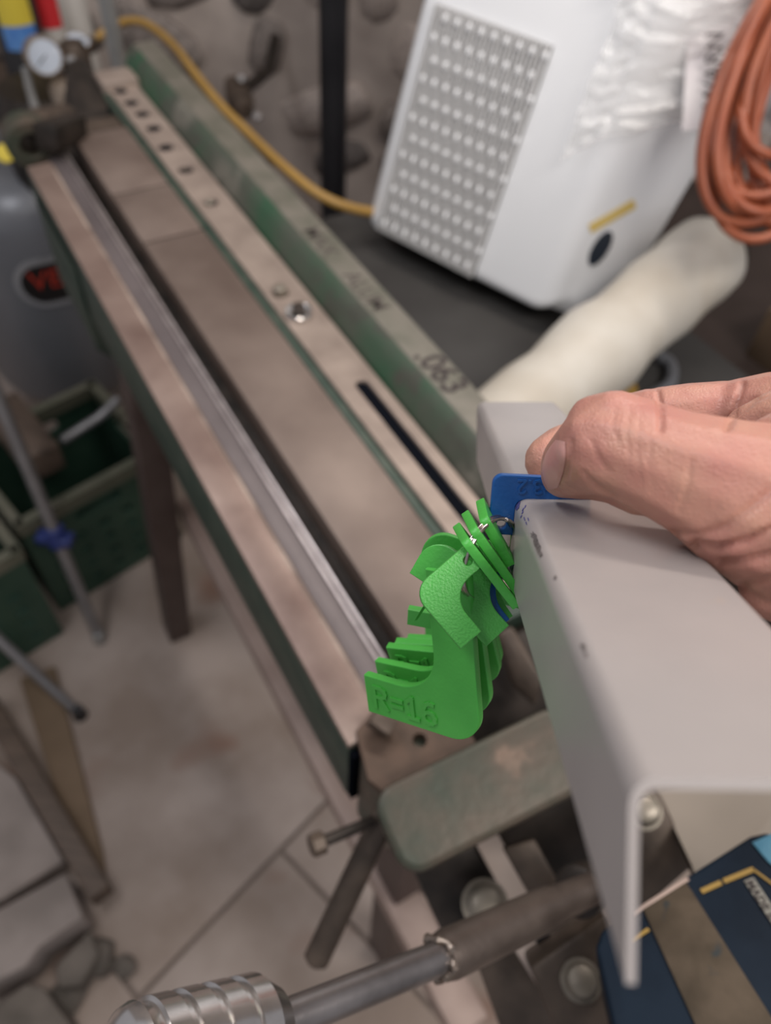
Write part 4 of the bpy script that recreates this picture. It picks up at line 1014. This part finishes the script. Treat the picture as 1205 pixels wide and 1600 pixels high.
# bottles on a shelf behind
shelf = MB().box((-1.5, 1.50, 0.60), (1.0, 0, 0), (0, 0.40, 0), (0, 0, 0.03)).build('wall_shelf', 'wood_dark', None, 0.003)
tag(shelf, 'dark wooden wall shelf at the far left holding a can and bottle', 'shelf')
c1 = at(28, 42, 1.52)
bt = empty('black_bottle', (c1.x, c1.y, 0.63)); tag(bt, 'black bottle with yellow and blue label at the top left corner', 'bottle')
ax = BZ
MB().lathe((c1.x, c1.y - 0.0, 0.63), ax, [(0, 0.04), (0.004, 0.044), (0.26, 0.044), (0.29, 0.02), (0.33, 0.018)], 28).build('bottle_body', 'can_black', bt)
def strip_label(c, r, z0, z1, name, m_, par, half=0.75):
    cd_ = math.atan2(CAM.y - c.y, CAM.x - c.x); vs = []; fs = []
    for k in range(13):
        a_ = cd_ - half + 2 * half * k / 12
        for zz, rr2 in ((z0, r), (z1, r), (z1, r + 0.0006), (z0, r + 0.0006)): vs.append((c.x + math.cos(a_) * rr2, c.y + math.sin(a_) * rr2, zz))
    for k in range(12):
        for q in range(4): fs.append((k * 4 + q, k * 4 + (q + 1) % 4, k * 4 + 4 + (q + 1) % 4, k * 4 + 4 + q))
    MB().add(vs, [f[::-1] for f in fs]).build(name, m_, par)
strip_label(c1, 0.0441, 0.775, 0.818, 'label_blue', 'can_blue', bt)
strip_label(c1, 0.0441, 0.818, 0.90, 'label_yellow', 'can_yellow', bt)
c2 = at(78, 28, 1.56)
sc = empty('spray_can', (c2.x, c2.y, 0.63)); tag(sc, 'red spray can with pale bottom rim at the top left', 'spray can')
MB().lathe((c2.x, c2.y, 0.63), ax, [(0, 0.024), (0.003, 0.026), (0.18, 0.026), (0.2, 0.02)], 24).build('can_body', 'can_white', sc)
strip_label(c2, 0.0261, 0.79, 0.90, 'can_label', 'can_red', sc, 0.9)
c3 = at(112, 12, 1.62)
jr = MB().lathe((c3.x, c3.y, 0.63), ax, [(0, 0.03), (0.003, 0.033), (0.2, 0.033), (0.21, 0.025)], 24).build('white_jar', 'can_white')
tag(jr, 'off white jar next to the red spray can', 'jar')

# ------------------------------------------------------------------ left side: crates, tripod, boards, blocks
def crate(name, P_, ex, ey, w, d_, h_, label):
    ex = Vector(ex).normalized(); ey = Vector(ey).normalized()
    r_ = empty(name, P_); tag(r_, label, 'crate', 'green crates on the floor')
    P_ = Vector(P_)
    MB().box(P_, ex * w, ey * d_, BZ * 0.012).build('base', 'crate_green', r_)
    for o_, a_, ln, nn in ((P_, ex, w, ey), (P_ + ey * (d_ - 0.01), ex, w, ey), (P_, ey, d_, ex), (P_ + ex * (w - 0.01), ey, d_, ex)):
        lp = [(0, 0), (ln, 0), (ln, h_ - 0.03), (0, h_ - 0.03)]
        holes = []
        nxh = max(3, int(ln / 0.055)); 
        for i in range(nxh if o_ is P_ and nn is ey else 0):
            for j in range(4):
                x_ = 0.02 + (ln - 0.04) * (i + 0.5) / nxh; y_ = 0.02 + (h_ * 0.62) * (j + 0.5) / 4
                hw, hh = (ln - 0.04) / nxh * 0.22, h_ * 0.62 / 4 * 0.24
                holes.append([(x_ - hw, y_ - hh), (x_ + hw, y_ - hh), (x_ + hw, y_ + hh), (x_ - hw, y_ + hh)])
        if ln > 0.2: holes.append(rrect(ln / 2 - 0.05, h_ * 0.75, ln / 2 + 0.05, h_ * 0.75 + 0.03, 0.012, 3))
        me = plate_mesh([lp] + holes, 0.008)
        s_ = link_mesh('side_wall', me, 'crate_green'); s_.matrix_world = frame(o_ + nn * 0.005, a_, BZ); parent_to(s_, r_)
    rim = MB()
    for a0, v0, v1 in ((P_ - ey * 0.004, ex * w, ey * 0.018), (P_ + ey * (d_ - 0.014), ex * w, ey * 0.018), (P_ - ex * 0.004, ex * 0.018, ey * d_), (P_ + ex * (w - 0.014), ex * 0.018, ey * d_)):
        rim.box(a0 + BZ * (h_ - 0.03), v0, v1, BZ * 0.03)
    rim.build('rim', 'crate_rim', r_)
    return r_
q0 = onz(95, 955, 0); q1 = onz(240, 866, 0); ex_ = (q1 - q0).normalized(); ey_ = Vector((-ex_.y, ex_.x, 0))
crate('plastic_crate', q0, ex_, ey_, 0.30, 0.26, 0.29, 'green plastic crate under the brake beside the dark leg')
q0b = q0 - ex_ * 0.33 - ey_ * 0.05
crate('plastic_crate', q0b, ex_, ey_, 0.31, 0.26, 0.29, 'green plastic crate at the left edge behind the silver pole')
# clutter in and behind the crates
bx2 = bar(onz(5, 640, 0.34), onz(70, 725, 0.34), 0.07, 0.06, BZ).build('timber_offcut', 'wood_dark', None, 0.003)
tag(bx2, 'dusty timber offcut lying on the crate below the tank', 'timber')
tb_ = MB().tube(spline([onz(95, 690, 0.3), onz(130, 668, 0.31), onz(160, 648, 0.32), onz(186, 622, 0.34)], 6), 0.010, 12).build('bent_tube', 'pole_silver', None, 0, 180)
tag(tb_, 'grey bent steel tube under the compressor tank', 'tube')
# tripod stand
tri = empty('tripod_stand', (-0.95, 0.62, 0)); tag(tri, 'silver tripod stand with blue clamp at the left edge', 'stand')
f1 = onz(157, 1000, 0.0); f2 = onz(126, 1118, 0.0)
t1 = at(-80, 440, 1.12); t2 = at(-130, 880, 1.28)
MB().tube([f1 + BZ * 0.006, f1.lerp(t1, 0.5), t1], 0.0115, 16).build('leg', 'pole_silver', tri)
MB().tube([f2 + BZ * 0.006, f2.lerp(t2, 0.5), t2], 0.0095, 16).build('leg', 'pole_silver', tri)
t3 = Vector((t1.x - 0.1, t1.y - 0.2, t1.z))
MB().tube([t1, Vector((t1.x - 0.5, t1.y - 0.25, 0.006))], 0.0115, 16).build('leg', 'pole_silver', tri)
MB().lathe(t1, BZ, [(-0.05, 0.025), (0.05, 0.025), (0.4, 0.014)], 18).build('column', 'pole_silver', tri)
dl = (t1 - f1).normalized()
k_ = min(range(200), key=lambda k: abs((lambda c: (PPY - FPX * c.y / -c.z) - 838)(RCW.transposed() @ (f1.lerp(t1, k / 200) - CAM))))
pc = f1.lerp(t1, k_ / 200)
MB().lathe(pc, dl, [(-0.022, 0.013), (-0.018, 0.0185), (0.018, 0.0185), (0.022, 0.013)], 18).build('clamp', 'clamp_blue', tri)
bar(pc + (RCW @ Vector((-0.035, 0, 0))), pc + (RCW @ Vector((0.03, -0.008, 0))), 0.028, 0.016, BZ).build('clamp_lever', 'clamp_blue', tri, 0.003)
MB().lathe(f2, BZ, [(0, 0.014), (0.012, 0.012), (0.03, 0.0105)], 14).build('rubber_foot', 'can_black', tri)
MB().lathe(f1, BZ, [(0, 0.014), (0.012, 0.0125), (0.03, 0.012)], 14).build('rubber_foot', 'conduit', tri)
# boards and cardboard on the floor at left
def floor_slab(quad, z0, h_, name, m_, label, cat, group=None, bev=0.003):
    pts = [onz(x, y, z0 + h_) for x, y in quad]
    o = MB().prism(pts, Vector((0, 0, -h_))).build(name, m_, None, bev)
    tag(o, label, cat, group); return o
floor_slab([(30, 1060), (85, 1040), (160, 1330), (168, 1400), (105, 1300)], 0.0, 0.012, 'cardboard_sheet', 'cardboard', 'flat brown cardboard sheet on the floor beside the tripod', 'cardboard')
p_a = onz(-20, 1095, 0.05); p_b = onz(160, 1400, 0.05)
o = bar(p_a, p_b, 0.035, 0.045, BZ).build('floor_batten', 'wood_dark', None, 0.003); o.location.z += 0.0
tag(o, 'dark brown wooden batten lying diagonally on the floor at left', 'batten')
def block(quad, z0, h_, m_, label, name='concrete_block', cat='block'):
    return floor_slab(quad, z0, h_, name, m_, label, cat, None, 0.006)
block([(-60, 1150), (25, 1215), (100, 1345), (5, 1405), (-60, 1425)], 0.0, 0.05, 'block_grey', 'grey paving block split by a dark gap at the left edge')
block([(-40, 1440), (102, 1362), (130, 1432), (60, 1480), (40, 1510), (-40, 1550)], 0.0, 0.09, 'block_grey', 'pale rough paving block with pitted face at lower left')
block([(-40, 1592), (40, 1535), (70, 1545), (110, 1600), (110, 1660), (-40, 1660)], 0.0, 0.07, 'block_dark', 'dusty grey paving block in the lower left corner')
block([(85, 1510), (140, 1452), (155, 1490), (125, 1540), (90, 1545)], 0.0, 0.05, 'block_dark', 'small broken stone wedged between the paving blocks', 'stone_piece', 'stone')
gp_ = slab([(8, 1315), (16, 1318), (47, 1400), (34, 1404)], [1.32, 1.32, 1.28, 1.28], 0.004, 'block_gap_shade', 'painted_shade', None, 0)  # black slab painting the shade of the paving block's gap
tag(gp_, 'thin black slab painting the shade of the gap in the paving block', 'gap shade')
for k, (px, r_) in enumerate((((150, 1500), 0.030), ((105, 1555), 0.026), ((195, 1510), 0.018))):
    P_ = onz(*px, 0.012); bm = bmesh.new(); bmesh.ops.create_icosphere(bm, subdivisions=2, radius=r_)
    for v_ in bm.verts: v_.co = Vector((v_.co.x * rnd.uniform(0.8, 1.2), v_.co.y * rnd.uniform(0.8, 1.2), v_.co.z * rnd.uniform(0.5, 0.8))) + P_
    me = bpy.data.meshes.new('stone_piece'); bm.to_mesh(me); bm.free()
    o = link_mesh('stone_piece', me, 'block_dark'); tag(o, ('dark rubble stone nearest the ribbed handle grip', 'brown rubble stone beside the lower left block', 'smallest rubble stone on the floor, right of the others')[k], 'stone')

# ------------------------------------------------------------------ blue tool casing and cream panel at lower right
tool = empty('blue_tool_housing', at(1110, 1500, 0.36))
tag(tool, 'dark blue tool housing with brown worn band and yellow lines at lower right', 'tool')
d0, d1_ = 0.335, 0.315
Tq = [(985, 1425), (1180, 1303), (1300, 1330), (1420, 1760), (1160, 1860), (985, 1560)]
TP0 = at(985, 1425, 0.36); TPx = at(1180, 1303, 0.375); TPy = at(1180, 1700, 0.30)
tx = (TPx - TP0).normalized(); tn = (TPx - TP0).cross(TPy - TP0).normalized()
if tn.dot(CAM - TP0) < 0: tn = -tn
def TH(x, y, o=0.0): return hitplane(x, y, TP0, tn) + tn * o
MB().prism([TH(*p) for p in ((940, 1452), (1172, 1305), (1200, 1298), (1330, 1390), (1450, 1800), (1000, 1800), (930, 1480))], -tn * 0.05).build('housing', 'blue_paint', tool, 0.0025, 40, 3)
MB().prism([TH(*p, 0.0002) for p in ((1003, 1418), (1070, 1376), (1262, 1680), (1130, 1700))], tn * 0.0012).build('worn_band', 'bare_worn', tool, 0.0005)
MB().prism([TH(*p, 0.0002) for p in ((986, 1427), (1072, 1372), (1078, 1377), (988, 1434))], tn * 0.0014).build('top_edge', 'rail_tan', tool, 0.0003)
MB().prism([TH(*p, 0.0002) for p in ((1175, 1318), (1215, 1300), (1280, 1350), (1240, 1380), (1200, 1348))], tn * 0.0010).build('light_patch', 'blue_light', tool, 0.0003)
def tline(a, b_, w, name='yellow_line', m_='yellow_line'):
    A_, B_ = TH(*a, 0.0003), TH(*b_, 0.0003); d_ = (B_ - A_).normalized(); s_ = tn.cross(d_) * w / 2
    return MB().prism([A_ - s_, B_ - s_, B_ + s_, A_ + s_], tn * 0.0006).build(name, m_, tool)
tline((1096, 1394), (1127, 1380), 0.0022); tline((1131, 1378), (1178, 1359), 0.0022); tline((1176, 1359), (1215, 1388), 0.0011)
tline((984, 1472), (1014, 1453), 0.0016)
lbp = tline((1170, 1375), (1232, 1468), 0.0048, 'maker_label', 'label_grey')
A_ = TH(1168, 1374, 0.0011); dd_ = (TH(1228, 1471, 0.0011) - A_).normalized()
tmk = link_mesh('lettering', text_mesh('MADE IN', 0.0052, 0.0001, 1.0, bold=0.00008), 'ink', None, 0)
tmk.matrix_world = frame(A_ + dd_ * 0.0012 - tn.cross(dd_) * 0.0017, dd_, tn.cross(dd_)); parent_to(tmk, lbp)
pn = slab([(1015, 1212), (1320, 1150), (1330, 1420), (1100, 1420), (1082, 1352)], [0.50, 0.50, 0.42, 0.42, 0.43], 0.002, 'metal_offcut', 'panel_cream', None, 0.0005)
tag(pn, 'cream sheet metal panel leaning below the painted channel', 'metal sheet')
